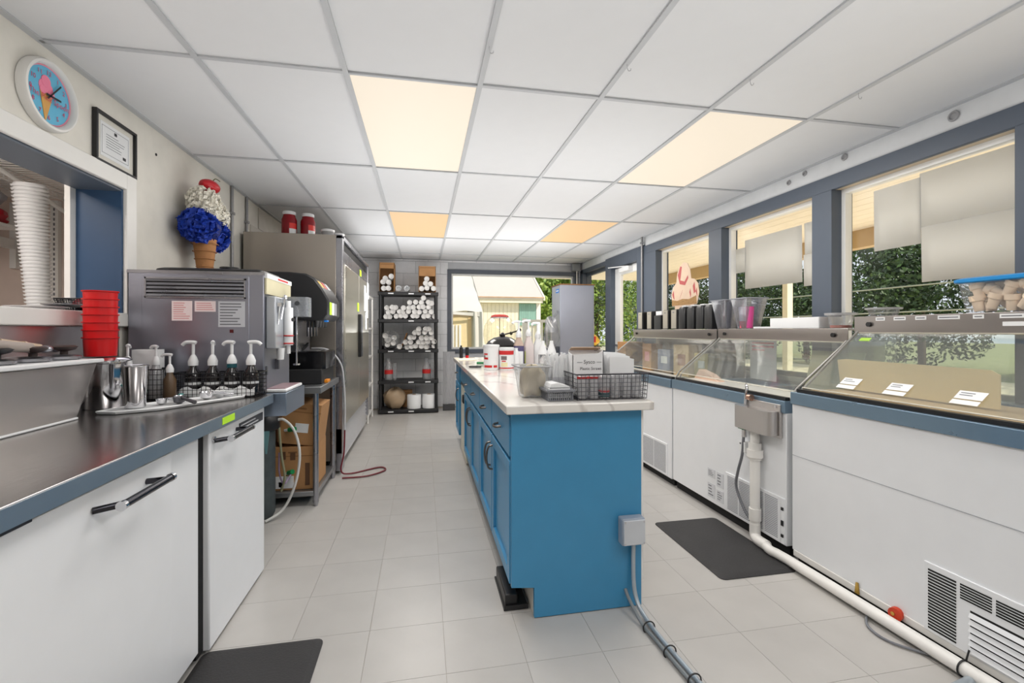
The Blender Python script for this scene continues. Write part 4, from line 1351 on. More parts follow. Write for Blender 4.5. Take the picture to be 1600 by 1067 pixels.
P('rim', MB().box(.355, .468, 2.02, 2.026, .012, .024), black, t)
t = thing('outlet_box', 'grey weatherproof outlet box on the end of the blue island', 'outlet', (.93, 1.92, .36))
P('body', MB().box(.868, .978, 1.895, 1.945, .305, .425), M('painted grey box', (150, 160, 174), .45), t, .006)
P('cover', MB().box(.872, .974, 1.886, 1.896, .31, .42), M('pale grey cover', (196, 200, 206), .4), t, .003)
for (x, z) in [(.878, .316), (.968, .414), (.968, .316), (.878, .414)]:
    P('screw', MB().cyl((x, 1.8855, z), (x, 1.884, z), .004, n=8), chrome, t)
cg = M('galvanized conduit', (176, 186, 194), .35, .5)
m = MB().tube([(.935, 1.925, .31), (.935, 1.925, .14), (.938, 1.90, .06), (.945, 1.84, .022), (.945, 1.70, .018), (.96, 1.45, .018), (.975, 1.15, .018)], .0095, 10, 6)
solo('conduit', m, cg, 'grey metal conduit running from the island outlet box along the floor', 'conduit', (.935, 1.925, .31))
m = MB().tube([(.905, 1.945, .085), (.905, 1.90, .06), (.915, 1.80, .016), (.922, 1.70, .014), (.938, 1.45, .014), (.953, 1.15, .014)], .0075, 10, 6)
solo('cable', m, M('grey cable', (124, 130, 134), .5), 'darker grey cable beside the metal conduit on the floor', 'cable', (.905, 1.945, .085))
for y, lab in ((1.77, 'black cable tie on the floor conduit nearest the blue island'), (1.62, 'middle black cable tie on the floor conduit'), (1.47, 'black cable tie on the floor conduit nearest the viewer')):
    xc = .932 + (1.70 - y) * .06
    m = MB().torus((xc + .002, y, .018), .026, .003, 'y', 16, 6)
    solo('cable_tie', m, black, lab, 'cable tie', (xc, y, .018), 'cable ties on the floor conduit')

# things on the island, front to back
t = thing('wire_basket', 'large dark grey wire basket of cups and napkins at the island end', 'basket', (.86, 2.08, TZ))
gw = M('grey wire', (74, 74, 80), .4, .6)
BX0, BX1, BYa, BYb = .69, 1.03, 1.985, 2.20
P('wire_grid', wire_basket(MB(), BX0, BX1, BYa, BYb, TZ + .003, TZ + .118, 17, 10, 6, .0014, .006), gw, t, 0, None, True)
P('rim', MB().tube([(BX0 - .007, BYa - .007, TZ + .12), (BX1 + .007, BYa - .007, TZ + .12), (BX1 + .007, BYb + .007, TZ + .12), (BX0 - .007, BYb + .007, TZ + .12), (BX0 - .007, BYa - .007, TZ + .12)], .003, 6, 0), gw, t)
P('handle', MB().tube([(BX1 + .007, 2.05, TZ + .09), (BX1 + .03, 2.055, TZ + .085), (BX1 + .03, 2.13, TZ + .085), (BX1 + .007, 2.135, TZ + .09)], .002, 6, 0), gw, t)
lidm = MB().lathe([(.022, 0), (.024, .10), (.022, .102), (.001, .102)], (0, 0), 16)
cl = ['clear sleeve of cups with red top label at the left of the big basket', 'clear sleeve of cups with wide red label second in the big basket', 'clear sleeve of cups with dark label in the middle of the big basket', 'clear sleeve of cup lids right of the dark label in the big basket', 'clear sleeve of cup lids fourth from the right edge of the big basket', 'clear sleeve of cup lids at the right side of the big basket']
for k in range(6):
    x = BX0 + .035 + .054 * k
    y = BYa + .035
    l = thing('lid_sleeve', cl[k], 'cup lids', (x, y, TZ + .005))
    P('stack', MB().lathe([(.022, TZ + .006), (.025, TZ + .012), (.0245, TZ + .108), (.020, TZ + .113), (.001, TZ + .113)], (x, y), 18), clear_m, l)
    if k in (0, 1): P('label_band', MB().lathe([(.0255, TZ + .096), (.0255, TZ + .106)], (x, y), 18), ink_r, l)
    if k == 2: P('label_band', MB().lathe([(.0255, TZ + .012), (.0255, TZ + .03)], (x, y), 18), M('dark teal label', (50, 80, 84), .5), l)
    if k == 2: P('label_band', MB().lathe([(.0255, TZ + .034), (.0255, TZ + .042)], (x, y), 18), ink_r, l)
t = thing('straw_box', 'open white box of plastic straws behind the big wire basket', 'box', (.78, 2.12, TZ))
m = MB()
z0, z1 = TZ + .004, TZ + .21
m.prism([(.705, z0), (.862, z0), (.862, z1 + .012), (.835, z1), (.72, z1 - .006), (.705, z1 - .008)], 'y', 2.10, 2.103)
m.prism([(2.10, z0), (2.17, z0), (2.17, z1 + .004), (2.10, z1 - .008)], 'x', .705, .708).prism([(2.10, z0), (2.17, z0), (2.17, z1 + .02), (2.10, z1 + .012)], 'x', .859, .862)
m.box(.705, .862, 2.167, 2.17, z0, z1 + .01).box(.705, .862, 2.10, 2.17, z0, z0 + .003)
P('carton', m, paper, t)
P('inside', MB().box(.709, .858, 2.104, 2.166, z1 - .03, z1 - .028), M('brown box inside', (178, 146, 122), .8), t)
P('flap', MB().prism([(2.168, z1 + .012), (2.171, z1 + .012), (2.13, z1 + .03), (2.127, z1 + .028)], 'x', .708, .86), M('tan flap', (206, 180, 156), .8), t)
text('— Sysco —', .026, (.79, 2.0985, TZ + .168), (1, 0, 0), (0, 0, 1), ink, t)
text('Plastic Straws', .020, (.797, 2.0985, TZ + .136), (1, 0, 0), (0, 0, 1), ink, t)
m = MB()
rr = random.Random(3)
rr = random.Random(3)
t = thing('straw_holder', 'small clear holder behind the grey basket carrying the white straws', 'holder', (.665, 2.2, TZ))
P('holder', MB().rbox(.665, 2.20, .062, .04, .01, [(-.006, TZ + .002), (0, TZ + .09)]), GL('holder plastic', (250, 250, 252), .04, .1, .1, (236, 236, 240), fres=.2), t)
m = MB()
for k in range(95):
    x = .612 + .106 * rr.random(); y = 2.168 + .064 * rr.random()
    m.cyl((x, y, TZ + .006), (x + rr.uniform(-.022, .022), y + rr.uniform(-.012, .012), TZ + .15 + .065 * rr.random()), .0058, n=7)
o = solo('straws', m, paper, 'bunch of white wrapped straws left of the straw box on the island', 'straws', (.665, 2.2, TZ + .006))
o['kind'] = 'stuff'
for k in range(9):
    y = 2.08 + .011 * k
    a, b = .885 + rr.uniform(-.006, .006), 1.012 + rr.uniform(-.008, .004)
    h = .19 + rr.uniform(-.012, .012) + .002 * k
    solo('paper_bag', MB().prism([(a, TZ + .004), (b, TZ + .004), (b, TZ + h - .01), (a + .08, TZ + h), (a, TZ + h + .004)], 'y', y, y + .004), paper, 'upright white paper bag in the big wire basket, %s from the front' % ORD[k], 'paper bag', ((a + b) / 2, y, TZ + .004), 'white paper bags in the big wire basket')
t = thing('brown_jar', 'small jar with orange brown top between the straw box and white bags', 'jar', (.875, 2.16, TZ))
P('body', MB().lathe([(.024, TZ + .003), (.026, TZ + .15), (.001, TZ + .152)], (.872, 2.195), 16), M('grey jar', (104, 104, 108), .4), t)
P('lid', MB().lathe([(.028, TZ + .152), (.028, TZ + .178), (.001, TZ + .18)], (.872, 2.195), 16), M('rust lid', (176, 110, 76), .5), t)
# small grey basket with folded napkins
t = thing('plastic_basket', 'small grey slotted plastic basket holding folded white napkins', 'basket', (.605, 2.04, TZ))
gp = M('grey plastic', (118, 120, 126), .45)
m = MB()
b0, b1, c0, c1 = .553, .668, 1.99, 2.11
for i in range(13):
    x = b0 + (b1 - b0) * i / 12
    for y in (c0, c1): m.box(x - .0022, x + .0022, y - .002, y + .002, TZ + .002, TZ + .045)
for i in range(12):
    y = c0 + (c1 - c0) * i / 11
    for x in (b0, b1): m.box(x - .002, x + .002, y - .0022, y + .0022, TZ + .002, TZ + .045)
P('slats', m, gp, t, 0, None, True)
m = MB().box(b0, b1, c0, c1, TZ + .001, TZ + .006)
for (a, b, c, d) in [(b0 - .012, b1 + .012, c0 - .012, c0 + .002), (b0 - .012, b1 + .012, c1 - .002, c1 + .012), (b0 - .012, b0 + .002, c0, c1), (b1 - .002, b1 + .012, c0, c1)]:
    m.box(a, b, c, d, TZ + .043, TZ + .052)
P('rim', m, gp, t, .001)
m = MB()
for k in range(4):
    m.box(.56, .66, 2.0, 2.10, TZ + .012 + .012 * k, TZ + .021 + .012 * k)
m.prism([(.562, TZ + .06), (.66, TZ + .06), (.655, TZ + .066), (.60, TZ + .082), (.57, TZ + .078)], 'y', 2.0, 2.10)
solo('napkins', m, paper, 'folded white napkins filling the small grey basket', 'napkins', (.61, 2.05, TZ + .012), None, .001)
# clear bin with wafers
t = thing('clear_bin', 'clear square plastic bin of tan paper wrapped cones at the island corner', 'container', (.51, 2.15, TZ))
P('bin', MB().rbox(.515, 2.16, .055, .055, .015, [(0, TZ + .002), (.02, TZ + .145), (.028, TZ + .147), (.028, TZ + .152)]), clear, t)
P('rim', MB().tube([(.515 + a * .082, 2.16 + b * .082, TZ + .15) for a, b in [(-1, -1), (1, -1), (1, 1), (-1, 1), (-1, -1)]], .004, 6, 0), clear_m, t)
solo('paper_bundle', blob((.515, 2.16, TZ + .075), (.054, .054, .072), 21, 28, 16, .15, flatz=TZ + .006, sq=.6), M('tan wax paper', (206, 190, 160), .6, var=.1, bump=.35, bscale=16), 'tan waxed paper bundle inside the clear bin', 'paper bundle', (.515, 2.16, TZ + .006))


# white buckets with red print
def bucket(label, x, y, r, h, bands):
    t = thing('white_bucket', label, 'bucket', (x, y, TZ))
    P('body', MB().lathe([(r * .92, TZ + .001), (r * .94, TZ + .008), (r, TZ + h * .93), (r * 1.05, TZ + h * .935), (r * 1.05, TZ + h * .96), (r, TZ + h * .965), (r, TZ + h), (.001, TZ + h)], (x, y), 30), white_p, t)
    for (z0, z1, a0, a1, mt) in bands:
        m = MB()
        vs = []
        n = max(3, int((a1 - a0) / 8))
        for i in range(n + 1):
            a = math.radians(a0 + (a1 - a0) * i / n)
            for f in (z0, z1):
                rr_ = r * (.94 + .06 * f) + .0012
                vs.append((x + rr_ * math.cos(a), y + rr_ * math.sin(a), TZ + h * f))
        m.add(vs, [(2 * i, 2 * i + 2, 2 * i + 3, 2 * i + 1) for i in range(n)])
        P('print_patch', m, mt, t)
    return t


bucket('larger white bucket with red print on the left of the pair on the island', .545, 3.70, .066, .205,
       [(.10, .19, 200, 268, ink_r), (.10, .19, 278, 310, ink_r), (.60, .66, 200, 235, ink_r), (.42, .50, 200, 238, ink_r), (.5, .58, 198, 214, M('grey print', (120, 110, 110), .6))])
t = bucket('smaller white bucket with red banner on the right of the pair on the island', .668, 3.68, .062, .182,
           [(.68, .86, 185, 330, ink_r), (.06, .11, 180, 350, ink_r), (.45, .62, 215, 262, M('grey print', (120, 110, 110), .6)), (.37, .42, 220, 255, ink_r), (.15, .34, 215, 268, M('pale yellow print', (236, 226, 180), .6))])
m = MB().lathe([(.03, TZ + .001), (.032, TZ + .10), (.02, TZ + .15), (.014, TZ + .16), (.016, TZ + .175), (.001, TZ + .176)], (.752, 3.70), 20)
solo('white_bottle', m, white_p, 'white squeeze bottle right of the smaller white bucket', 'bottle', (.752, 3.70, TZ))
# slow cooker and glass globe
t = thing('slow_cooker', 'dark slow cooker with black domed lid behind the white buckets', 'slow cooker', (.705, 4.08, TZ))
P('pot', MB().lathe([(.12, TZ + .002), (.135, TZ + .02), (.145, TZ + .16), (.15, TZ + .165), (.15, TZ + .175), (.001, TZ + .175)], (.705, 4.08), 32), M('dark cooker', (50, 48, 46), .3, .3), t)
P('lid', MB().lathe([(.152, TZ + .176), (.155, TZ + .19), (.13, TZ + .225), (.08, TZ + .255), (.03, TZ + .266), (.001, TZ + .267)], (.705, 4.08), 32), M('black glass lid', (34, 32, 30), .15), t)
P('knob', MB().lathe([(.022, TZ + .262), (.026, TZ + .285), (.012, TZ + .30), (.001, TZ + .302)], (.705, 4.08), 18), black, t)
P('handle', MB().box(.56, .585, 4.05, 4.11, TZ + .13, TZ + .15).box(.825, .86, 4.05, 4.11, TZ + .13, TZ + .15), black, t, .004)
t = thing('glass_globe', 'large clear glass globe jar with red cap at the far island end', 'glass jar', (.79, 4.75, TZ))
P('base', MB().lathe([(.11, TZ + .002), (.12, TZ + .01), (.10, TZ + .08), (.11, TZ + .10), (.001, TZ + .101)], (.79, 4.75), 28), red_p, t)
P('globe', MB().lathe([(.10, TZ + .101), (.16, TZ + .19), (.178, TZ + .28), (.165, TZ + .37), (.12, TZ + .445), (.09, TZ + .46)], (.79, 4.75), 32), GL('globe glass', (252, 251, 246), .03, .05, .02, (240, 236, 220), fres=.2), t)
P('cap', MB().lathe([(.098, TZ + .452), (.09, TZ + .475), (.06, TZ + .487), (.001, TZ + .49)], (.79, 4.75), 28), M('red cap', (196, 50, 40), .4), t)
P('rod', MB().cyl((.79, 4.75, TZ + .10), (.79, 4.75, TZ + .455), .003, n=8), black, t)
P('rim_band', MB().torus((.79, 4.75, TZ + .455), .095, .006), chrome, t)
P('arm', MB().tube([(.80, 4.72, TZ + .27), (.88, 4.70, TZ + .29), (.95, 4.68, TZ + .31), (1.0, 4.66, TZ + .33)], .008, 8).ball((.90, 4.69, TZ + .29), .018).ball((.985, 4.67, TZ + .325), .022), M('dark arm', (70, 66, 60), .4, .5), t)
# pump bottles on the island
purp = M('purple syrup bottle', (74, 66, 108), .3)
t = bottle('flavour_bottle', 'purple pump bottle with white label in the middle of the island', .80, 3.82, TZ + .001, .04, .26, 1.25, PI, purp, None, (.12, .55, paper), True)
m = MB().rbox(.80, 3.82, .0405, .0405, .012, [(0, TZ + .19), (-.018, TZ + .243), (-.021, TZ + .262)])
P('shoulder', m, M('tan shoulder', (190, 166, 150), .4), t)
t = bottle('flavour_bottle', 'white pump bottle with green edge right of the purple bottle', .90, 3.88, TZ + .001, .04, .27, 1.25, PI, M('pinkish bottle', (222, 210, 208), .35), None, None, True)
P('green_edge', MB().box(.858, .864, 3.838, 3.845, TZ + .02, TZ + .14), M('lime edge', (170, 190, 50), .5), t)
bottle('flavour_bottle', 'white pump bottle nearest the tall steel cabinet', 1.0, 3.95, TZ + .001, .042, .25, 1.25, PI * .9, white_p, None, None, True)
for k, (x, lab) in enumerate([(.97, 'left steel canister below the white funnels on the island'), (1.045, 'right steel canister below the white funnels on the island')]):
    t = thing('steel_canister', lab, 'canister', (x, 3.66, TZ))
    P('body', MB().lathe([(.034, TZ + .001), (.036, TZ + .005), (.036, TZ + .12), (.001, TZ + .121)], (x, 3.66), 24), chrome, t)
    P('funnel_top', MB().lathe([(.037, TZ + .121), (.04, TZ + .125), (.036, TZ + .15), (.016, TZ + .21), (.014, TZ + .235), (.001, TZ + .236)], (x, 3.66), 24), white_p, t)
# papers and pen at the far island end
m = MB().box(.37, .56, 4.85, 5.15, TZ + .001, TZ + .005)
solo('paper_sheets', m, M('cream papers', (240, 230, 204), .7), 'cream paper sheets lying at the far left end of the island', 'papers', (.46, 5.0, TZ))
t = thing('scissors', 'scissors with dark handles lying on the island left of the buckets', 'scissors', (.46, 4.0, TZ))
P('blade', MB().prism([(.47, 4.02), (.56, 4.16), (.565, 4.16), (.485, 4.01)], 'z', TZ + .002, TZ + .005), chrome, t)
P('handle', MB().torus((.415, 3.93, TZ + .008), .028, .006, 'z', 18, 6).torus((.46, 3.92, TZ + .008), .026, .006, 'z', 18, 6).tube([(.43, 3.95, TZ + .008), (.47, 4.02, TZ + .006)], .005, 6, 0), black, t)
m = MB().cyl((.50, 4.35, TZ + .008), (.60, 4.33, TZ + .008), .012)
solo('green_marker', m, gr, 'green marker lying on the island near the buckets', 'marker', (.55, 4.34, TZ))
t = thing('black_bottle', 'small black and red bottle standing at the far left end of the island', 'bottle', (.50, 5.3, TZ))
P('body', MB().lathe([(.02, TZ + .001), (.02, TZ + .03)], (.50, 5.33), 16), red_p, t)
P('sleeve', MB().lathe([(.0205, TZ + .03), (.0205, TZ + .12), (.012, TZ + .125), (.001, TZ + .126)], (.50, 5.33), 16), black, t)
t = thing('black_bottle', 'small black bottle left of the black and red one at the island end', 'bottle', (.43, 5.33, TZ))
P('body', MB().lathe([(.02, TZ + .001), (.02, TZ + .12), (.012, TZ + .125), (.001, TZ + .126)], (.43, 5.33), 16), black, t)
P('cap', MB().lathe([(.01, TZ + .126), (.01, TZ + .145), (.001, TZ + .146)], (.43, 5.33), 12), dark, t)

# tall steel cabinet in the far right corner
t = thing('steel_cabinet', 'tall grey steel cabinet in the far corner beside the back window', 'cabinet', (2.29, 6.8, 0))
P('body', MB().box(2.02, 2.56, 6.6, 7.05, .0, 1.955), M('blue grey steel', (168, 172, 186), .42, .55, var=.06, scale=2), t, .006)
P('top_edge', MB().box(2.01, 2.57, 6.59, 7.06, 1.955, 1.97), card_d, t)
P('blue_sticker', MB().box(2.017, 2.0195, 6.66, 6.82, 1.84, 1.90), M('blue sticker', (40, 130, 220), .5), t)
m = MB(); lines(m, (2.0165, 6.68, 1.855), (0, 1, 0), (0, 0, 1), .12, .03, 1, .6, 1, False)
P('sticker_print', m, white_p, t)
P('lower_door', MB().box(2.012, 2.0195, 6.63, 7.0, .06, 1.02), M('navy door', (54, 62, 84), .4), t, .003)
P('side_strip', MB().cyl((2.575, 6.7, .1), (2.575, 6.7, 1.4), .012), black, t)
m = blob((1.88, 6.6, 1.22), (.12, .10, .23), 31, 16, 12, .16)
t = thing('plastic_bag', 'crumpled clear plastic bag hanging from the side of the tall steel cabinet', 'bag', (1.95, 6.7, 1.2))
P('bag', m, GL('bag film', (240, 240, 242), .05, .2, .3, (168, 168, 172), fres=.2), t)
P('neck', MB().tube([(1.90, 6.62, 1.42), (1.97, 6.68, 1.50), (2.017, 6.72, 1.56)], .018, 8), MC['bag film'], t)

# ------------------------------------------------------------------ dipping cabinets along the windows
rim_m = M('steel rim', (124, 148, 168), .3, .6, var=.03)  # slight blue in the colour stands for the island mirrored in steel
fas_m = M('warm steel fascia', (164, 157, 153), .32, .9, var=.04, stretch=(3, .6, 3), scale=3)


def freezer(label, y0, y1, zb, zr0, zr1, gx, gz, sx, sz0, sz1, inner, near=True):
    t = thing('dipping_freezer', label, 'freezer', (2.3, (y0 + y1) / 2, 0))
    FXX = 1.975
    P('body', MB().box(FXX, 2.69, y0, y1, zb, zr0), white_en, t, .003)
    P('plinth', MB().box(FXX + .03, 2.66, y0 + .01, y1 - .01, .003, zb), dark, t)
    m = MB().box(FXX - .012, FXX + .06, y0, y1, zr0, zr1).box(2.60, 2.69, y0, y1, zr0, zr1).box(FXX + .06, 2.60, y0, y0 + .05, zr0, zr1).box(FXX + .06, 2.60, y1 - .05, y1, zr0, zr1)
    P('rim', m, rim_m, t, .002)
    P('black_channel', MB().box(gx - .035, gx - .004, y0 + .02, y1 - .02, zr1, zr1 + .018), black, t)
    P('sill', MB().box(gx + .004, gx + inner[2], y0 + .03, y1 - .03, zr1, zr1 + .012), inner[0], t)
    P('well_floor', MB().box(gx + .08, 2.62, y0 + .05, y1 - .05, zr0, zr0 + .01), white_p, t)
    P('well_divider', MB().box(gx + .09, 2.6, (y0 + y1) / 2 - .012, (y0 + y1) / 2 + .012, zr0 + .01, zr1 + .004), steel, t)
    P('back_panel', MB().box(2.655, 2.665, y0 + .02, y1 - .02, zr1, sz0), inner[1], t)
    P('shelf', MB().box(sx, 2.69, y0, y1, sz1 - .012, sz1), fas_m, t)
    P('fascia', MB().box(sx - .006, sx, y0, y1, sz0, sz1), fas_m, t, .002)
    m = MB()
    m.prism([(gx + .002, gz), (gx + .008, gz), (sx + .004, sz0 + .002), (sx - .002, sz0 + .002)], 'y', y0 + .02, y1 - .02)
    P('sloped_glass', m, glass_c, t)
    P('glass_edge', MB().cyl((gx, y0 + .02, gz), (gx, y1 - .02, gz), .003, n=8).cyl((sx, y0 + .02, sz0), (sx, y1 - .02, sz0), .006, n=8), M('pale edge', (226, 220, 204), .3), t)
    for k, y in enumerate((y0 + .012, y1 - .018)):
        P('end_glass', MB().prism([(gx + .02, zr1), (2.65, zr1), (2.65, sz0), (sx, sz0), (gx + .02, gz)], 'y', y, y + .005), glass_c, t)
        P('end_bar', MB().tube([(gx - .004, y, zr1 + .006), (gx + .03, y, gz + .012), (sx - .04, y, sz0 - .03), (sx, y, sz0 + .006)], .007, 8, 0), M('satin bar', (150, 148, 144), .45, .6), t)
    P('bolt', MB().cyl((sx - .018, y0 + .09, (sz0 + sz1) / 2), (sx - .004, y0 + .09, (sz0 + sz1) / 2), .013, n=12), black, t)
    P('bolt', MB().cyl((sx - .018, y1 - .09, (sz0 + sz1) / 2), (sx - .004, y1 - .09, (sz0 + sz1) / 2), .013, n=12), black, t)
    return t


tanboard = M('tan ledge', (216, 188, 152), .5, var=.03)
wht = M('white ledge', (230, 226, 222), .35)
grey_in = M('inner grey panel', (176, 182, 190), .4, .2)
clr_in = GL('back glass', (248, 250, 246), .01, fres=.05)
FA = freezer('nearest white dipping freezer with long glass and paper notes', .25, 2.15, .075, .868, .932, 2.02, .956, 2.385, 1.255, 1.343, (tanboard, clr_in, .42))
FB = freezer('middle white dipping freezer carrying the steel dipper well', 2.19, 3.36, .068, .805, .872, 2.02, .925, 2.385, 1.20, 1.278, (wht, clr_in, .30))
FC = freezer('farthest white dipping freezer under the row of black holders', 3.38, 4.90, .06, .80, .868, 2.02, .92, 2.385, 1.19, 1.276, (wht, M('inner tan panel', (190, 176, 158), .5), .12))
P('panel_seam', MB().box(1.9735, 1.9755, .25, 2.148, .588, .591), M('seam', (170, 172, 178), .6), FA)


def grille(par, y0, y1, z0, z1, n, mt, vsplit=1):
    P('grille_plate', MB().box(1.968, 1.976, y0, y1, z0, z1), white_en, par, .001)
    w = (y1 - y0 - .03) / vsplit
    for s_ in range(vsplit):
        m = MB()
        a = y0 + .015 + w * s_
        for i in range(n):
            z = z0 + .015 + (z1 - z0 - .03) * (i + .5) / n
            h = (z1 - z0 - .03) / n * .26
            m.box(1.9665, 1.969, a + .006, a + w - .006, z - h, z + h)
        P('vent_slots', m, mt, par, 0, None, True)


shade_g = M('vent grey', (160, 162, 168), .7, var=0)
grille(FB, 2.225, 2.70, .075, .328, 22, shade_g, 4)
grille(FC, 3.44, 3.88, .07, .33, 22, shade_g, 2)
P('control_strip', MB().box(1.968, 1.976, 2.197, 2.222, .075, .328), white_en, FB)
for z, r in ((.27, .008), (.19, .014), (.12, .008)):
    P('switch', MB().box(1.962, 1.969, 2.203, 2.218, z - r, z + r), black, FB)
for (y0, y1, z0, z1) in [(2.73, 2.80, .20, .30), (2.82, 2.90, .24, .30), (2.73, 2.80, .10, .18), (2.82, 2.90, .10, .20)]:
    s_ = P('sticker', MB().box(1.9725, 1.9745, y0, y1, z0, z1), M('faint sticker', (214, 216, 220), .5), FB)
    m = MB(); lines(m, (1.972, y1 - .01, z0 + .01), (0, -1, 0), (0, 0, 1), y1 - y0 - .02, z1 - z0 - .02, 4, .4, int(y0 * 100 + z0 * 1000))
    P('sticker_print', m, ink_g, s_)
# near freezer grille: fine slots and wide louvers
P('grille_plate', MB().box(1.968, 1.976, .55, 1.478, .075, .345), white_en, FA, .001)
for (a, b, z0, z1, n) in [(1.365, 1.462, .085, .325, 20), (1.255, 1.352, .265, .325, 6), (1.14, 1.243, .265, .325, 6), (1.03, 1.13, .265, .325, 6)]:
    m = MB()
    for i in range(n):
        z = z0 + (z1 - z0) * (i + .5) / n
        h = (z1 - z0) / n * .27
        m.box(1.9665, 1.969, a, b, z - h, z + h)
    P('vent_slots', m, dark, FA, 0, None, True)
P('louver_back', MB().box(1.9672, 1.9685, .70, 1.32, .085, .24), dark, FA)
for i in range(6):
    z = .088 + .0255 * i
    m = MB().box(1.958, 1.9655, .70, 1.318, z, z + .018)
    m.rot(0, (1.962, 0, z + .009), 'Y', .5)
    P('louver', m, white_en, FA)
P('base_rail', MB().box(1.972, 1.99, .3, 2.14, .045, .078), trim_w, FA, .003)
# contents and notes
m = MB().prism([(1.40, .953), (2.10, .953), (2.12, 1.105), (2.07, 1.112), (1.43, 1.107), (1.40, 1.09)], 'x', 2.235, 2.241)
solo('cardboard_sheet', m, M('tan cardboard sheet', (236, 214, 166), .7), 'large tan cardboard sheet standing inside the nearest freezer glass', 'cardboard', (2.238, 1.7, .953))
labs = ['farthest pair of white paper notes on the nearest freezer glass', 'middle pair of white paper notes on the nearest freezer glass', 'nearest pair of white paper notes on the nearest freezer glass']
sv = Vector((.365, 0, .299)).normalized()
sn = Vector((-sv.z, 0, sv.x))
for k, y in enumerate([1.905, 1.67, 1.40]):
    base = Vector((2.02, y, .956)) + sv * .035 + sn * .002
    t = thing('paper_note', labs[k], 'note', tuple(base), 'notes on the freezer glass')
    for (a, b) in [(0, .024), (.03, .075)]:
        m = MB()
        q = [base + sv * a + Vector((0, -.05, 0)), base + sv * a + Vector((0, .045, 0)), base + sv * b + Vector((0, .045, 0)), base + sv * b + Vector((0, -.05, 0))]
        m.add(q + [p + sn * .0008 for p in q], [(0, 1, 2, 3), (4, 5, 6, 7), (0, 1, 5, 4), (1, 2, 6, 5), (2, 3, 7, 6), (3, 0, 4, 7)])
        P('sheet', m, paper, t)
    m = MB(); lines(m, base + sv * .045 + sn * .0014 + Vector((0, .035, 0)), (0, -1, 0), sv, .06, .024, 2, .35, 8 + k)
    P('note_print', m, ink_g, t)
P('green_tag', MB().add([Vector((2.02, 2.05, .956)) + sv * a + sn * .0015 + Vector((0, b, 0)) for a, b in [(.40, -.03), (.40, .03), (.425, .03), (.425, -.03)]], [(0, 1, 2, 3)]), yel, FA)
for k, (y, w) in enumerate([(2.0, .05), (1.90, .06), (1.80, .05), (1.68, .09), (1.565, .04), (1.45, .08)]):
    P('shelf_label', MB().box(2.377, 2.379, y - w / 2, y + w / 2, 1.318, 1.336), paper, FA)
    m = MB(); lines(m, (2.3765, y + w / 2 - .006, 1.322), (0, -1, 0), (0, 0, 1), w - .012, .010, 1, .5, k, False)
    P('label_print', m, ink_g, FA)
P('shelf_label', MB().box(2.377, 2.379, 1.40, 1.48, 1.285, 1.303), paper, FA)
# middle freezer contents
t = thing('paper_sign', 'white paper with red lettering leaning inside the middle freezer', 'sign', (2.60, 3.1, .88))
P('sheet', MB().box(2.60, 2.603, 2.98, 3.26, .88, 1.19), paper, t)
m = MB(); lines(m, (2.5995, 3.24, 1.10), (0, -1, 0), (0, 0, 1), .24, .08, 3, .5, 2)
P('red_print', m, ink_r, t)
m = MB().prism([(2.95, .876), (3.33, .876), (3.26, .96), (3.12, .93), (3.02, .885)], 'x', 2.14, 2.2)
solo('tan_paper', m, M('peach paper', (236, 200, 180), .6), 'peach wrapped bundle at the far end of the middle freezer', 'paper bundle', (2.17, 3.15, .876), None, .004)
m = MB().box(2.50, 2.51, 2.25, 2.62, .88, 1.14)
m.rot(0, (2.5, 2.4, .88), 'Y', .25)
solo('cream_board', m, M('olive board', (206, 208, 176), .5), 'pale olive board leaning inside the near end of the middle freezer', 'board', (2.5, 2.43, .88))
for k, (y, w, h, c, lab) in enumerate([(4.66, .10, .22, card, 'tan carton at the far end inside the farthest freezer'), (4.30, .12, .17, M('blue grey carton', (150, 156, 176), .6), 'bluish carton in the middle of the farthest freezer'), (3.98, .13, .23, M('pale tan carton', (214, 188, 152), .7), 'pale tan carton inside the farthest freezer'), (3.66, .10, .16, M('yellow carton', (206, 186, 120), .7), 'yellowish carton at the near end inside the farthest freezer')]):
    t = thing('food_carton', lab, 'carton', (2.5, y, .812))
    P('carton', MB().box(2.42, 2.56, y - w, y + w, .812, .90 + h), c, t, .003)
    P('print_patch', MB().box(2.418, 2.4205, y - w * .6, y + w * .4, .93, .90 + h * .6), (ink_p, paper, M('brown print', (170, 130, 110), .6), paper)[k], t)
carton('brown paper carton standing beyond the farthest freezer by the door', 2.42, 5.05, 0, .12, .11, 1.13)

# things standing on the freezer shelf
RZ = 1.279
bk = ['first', 'second', 'third', 'fourth', 'fifth']
ys = [4.83, 4.62, 4.28, 4.12]
beige = M('beige plastic', (176, 170, 156), .5)
labs = ['beige napkin holder farthest along the freezer shelf', 'beige napkin holder second from the far end of the shelf', 'beige napkin holder third from the far end of the shelf', 'beige napkin holder nearest the tall black holders']
for k, y in enumerate(ys):
    t = thing('holder', labs[k], 'holder', (2.50, y, RZ), 'beige holders on the freezer shelf')
    P('shell', MB().rbox(2.50, y, .07, .055, .012, [(0, RZ), (0, RZ + .185), (-.008, RZ + .195)]), black, t)
    P('face', MB().rbox(2.43, y, .004, .045, .003, [(0, RZ + .006), (0, RZ + .19)]), beige, t)
    P('mark', MB().box(2.4245, 2.4262, y - .012, y + .012, RZ + .16, RZ + .17), ink_g, t)
t = thing('holder', 'short black holder between the beige ones on the freezer shelf', 'holder', (2.50, 4.45, RZ))
P('shell', MB().rbox(2.50, 4.45, .07, .075, .012, [(0, RZ), (0, RZ + .14), (-.008, RZ + .148)]), black, t)
P('napkins', MB().box(2.45, 2.55, 4.39, 4.51, RZ + .149, RZ + .19), paper, t)
labs = ['tall black holder nearest the beige holders', 'second tall black holder on the freezer shelf', 'third tall black holder on the freezer shelf', 'tall black holder beside the clear grey bins']
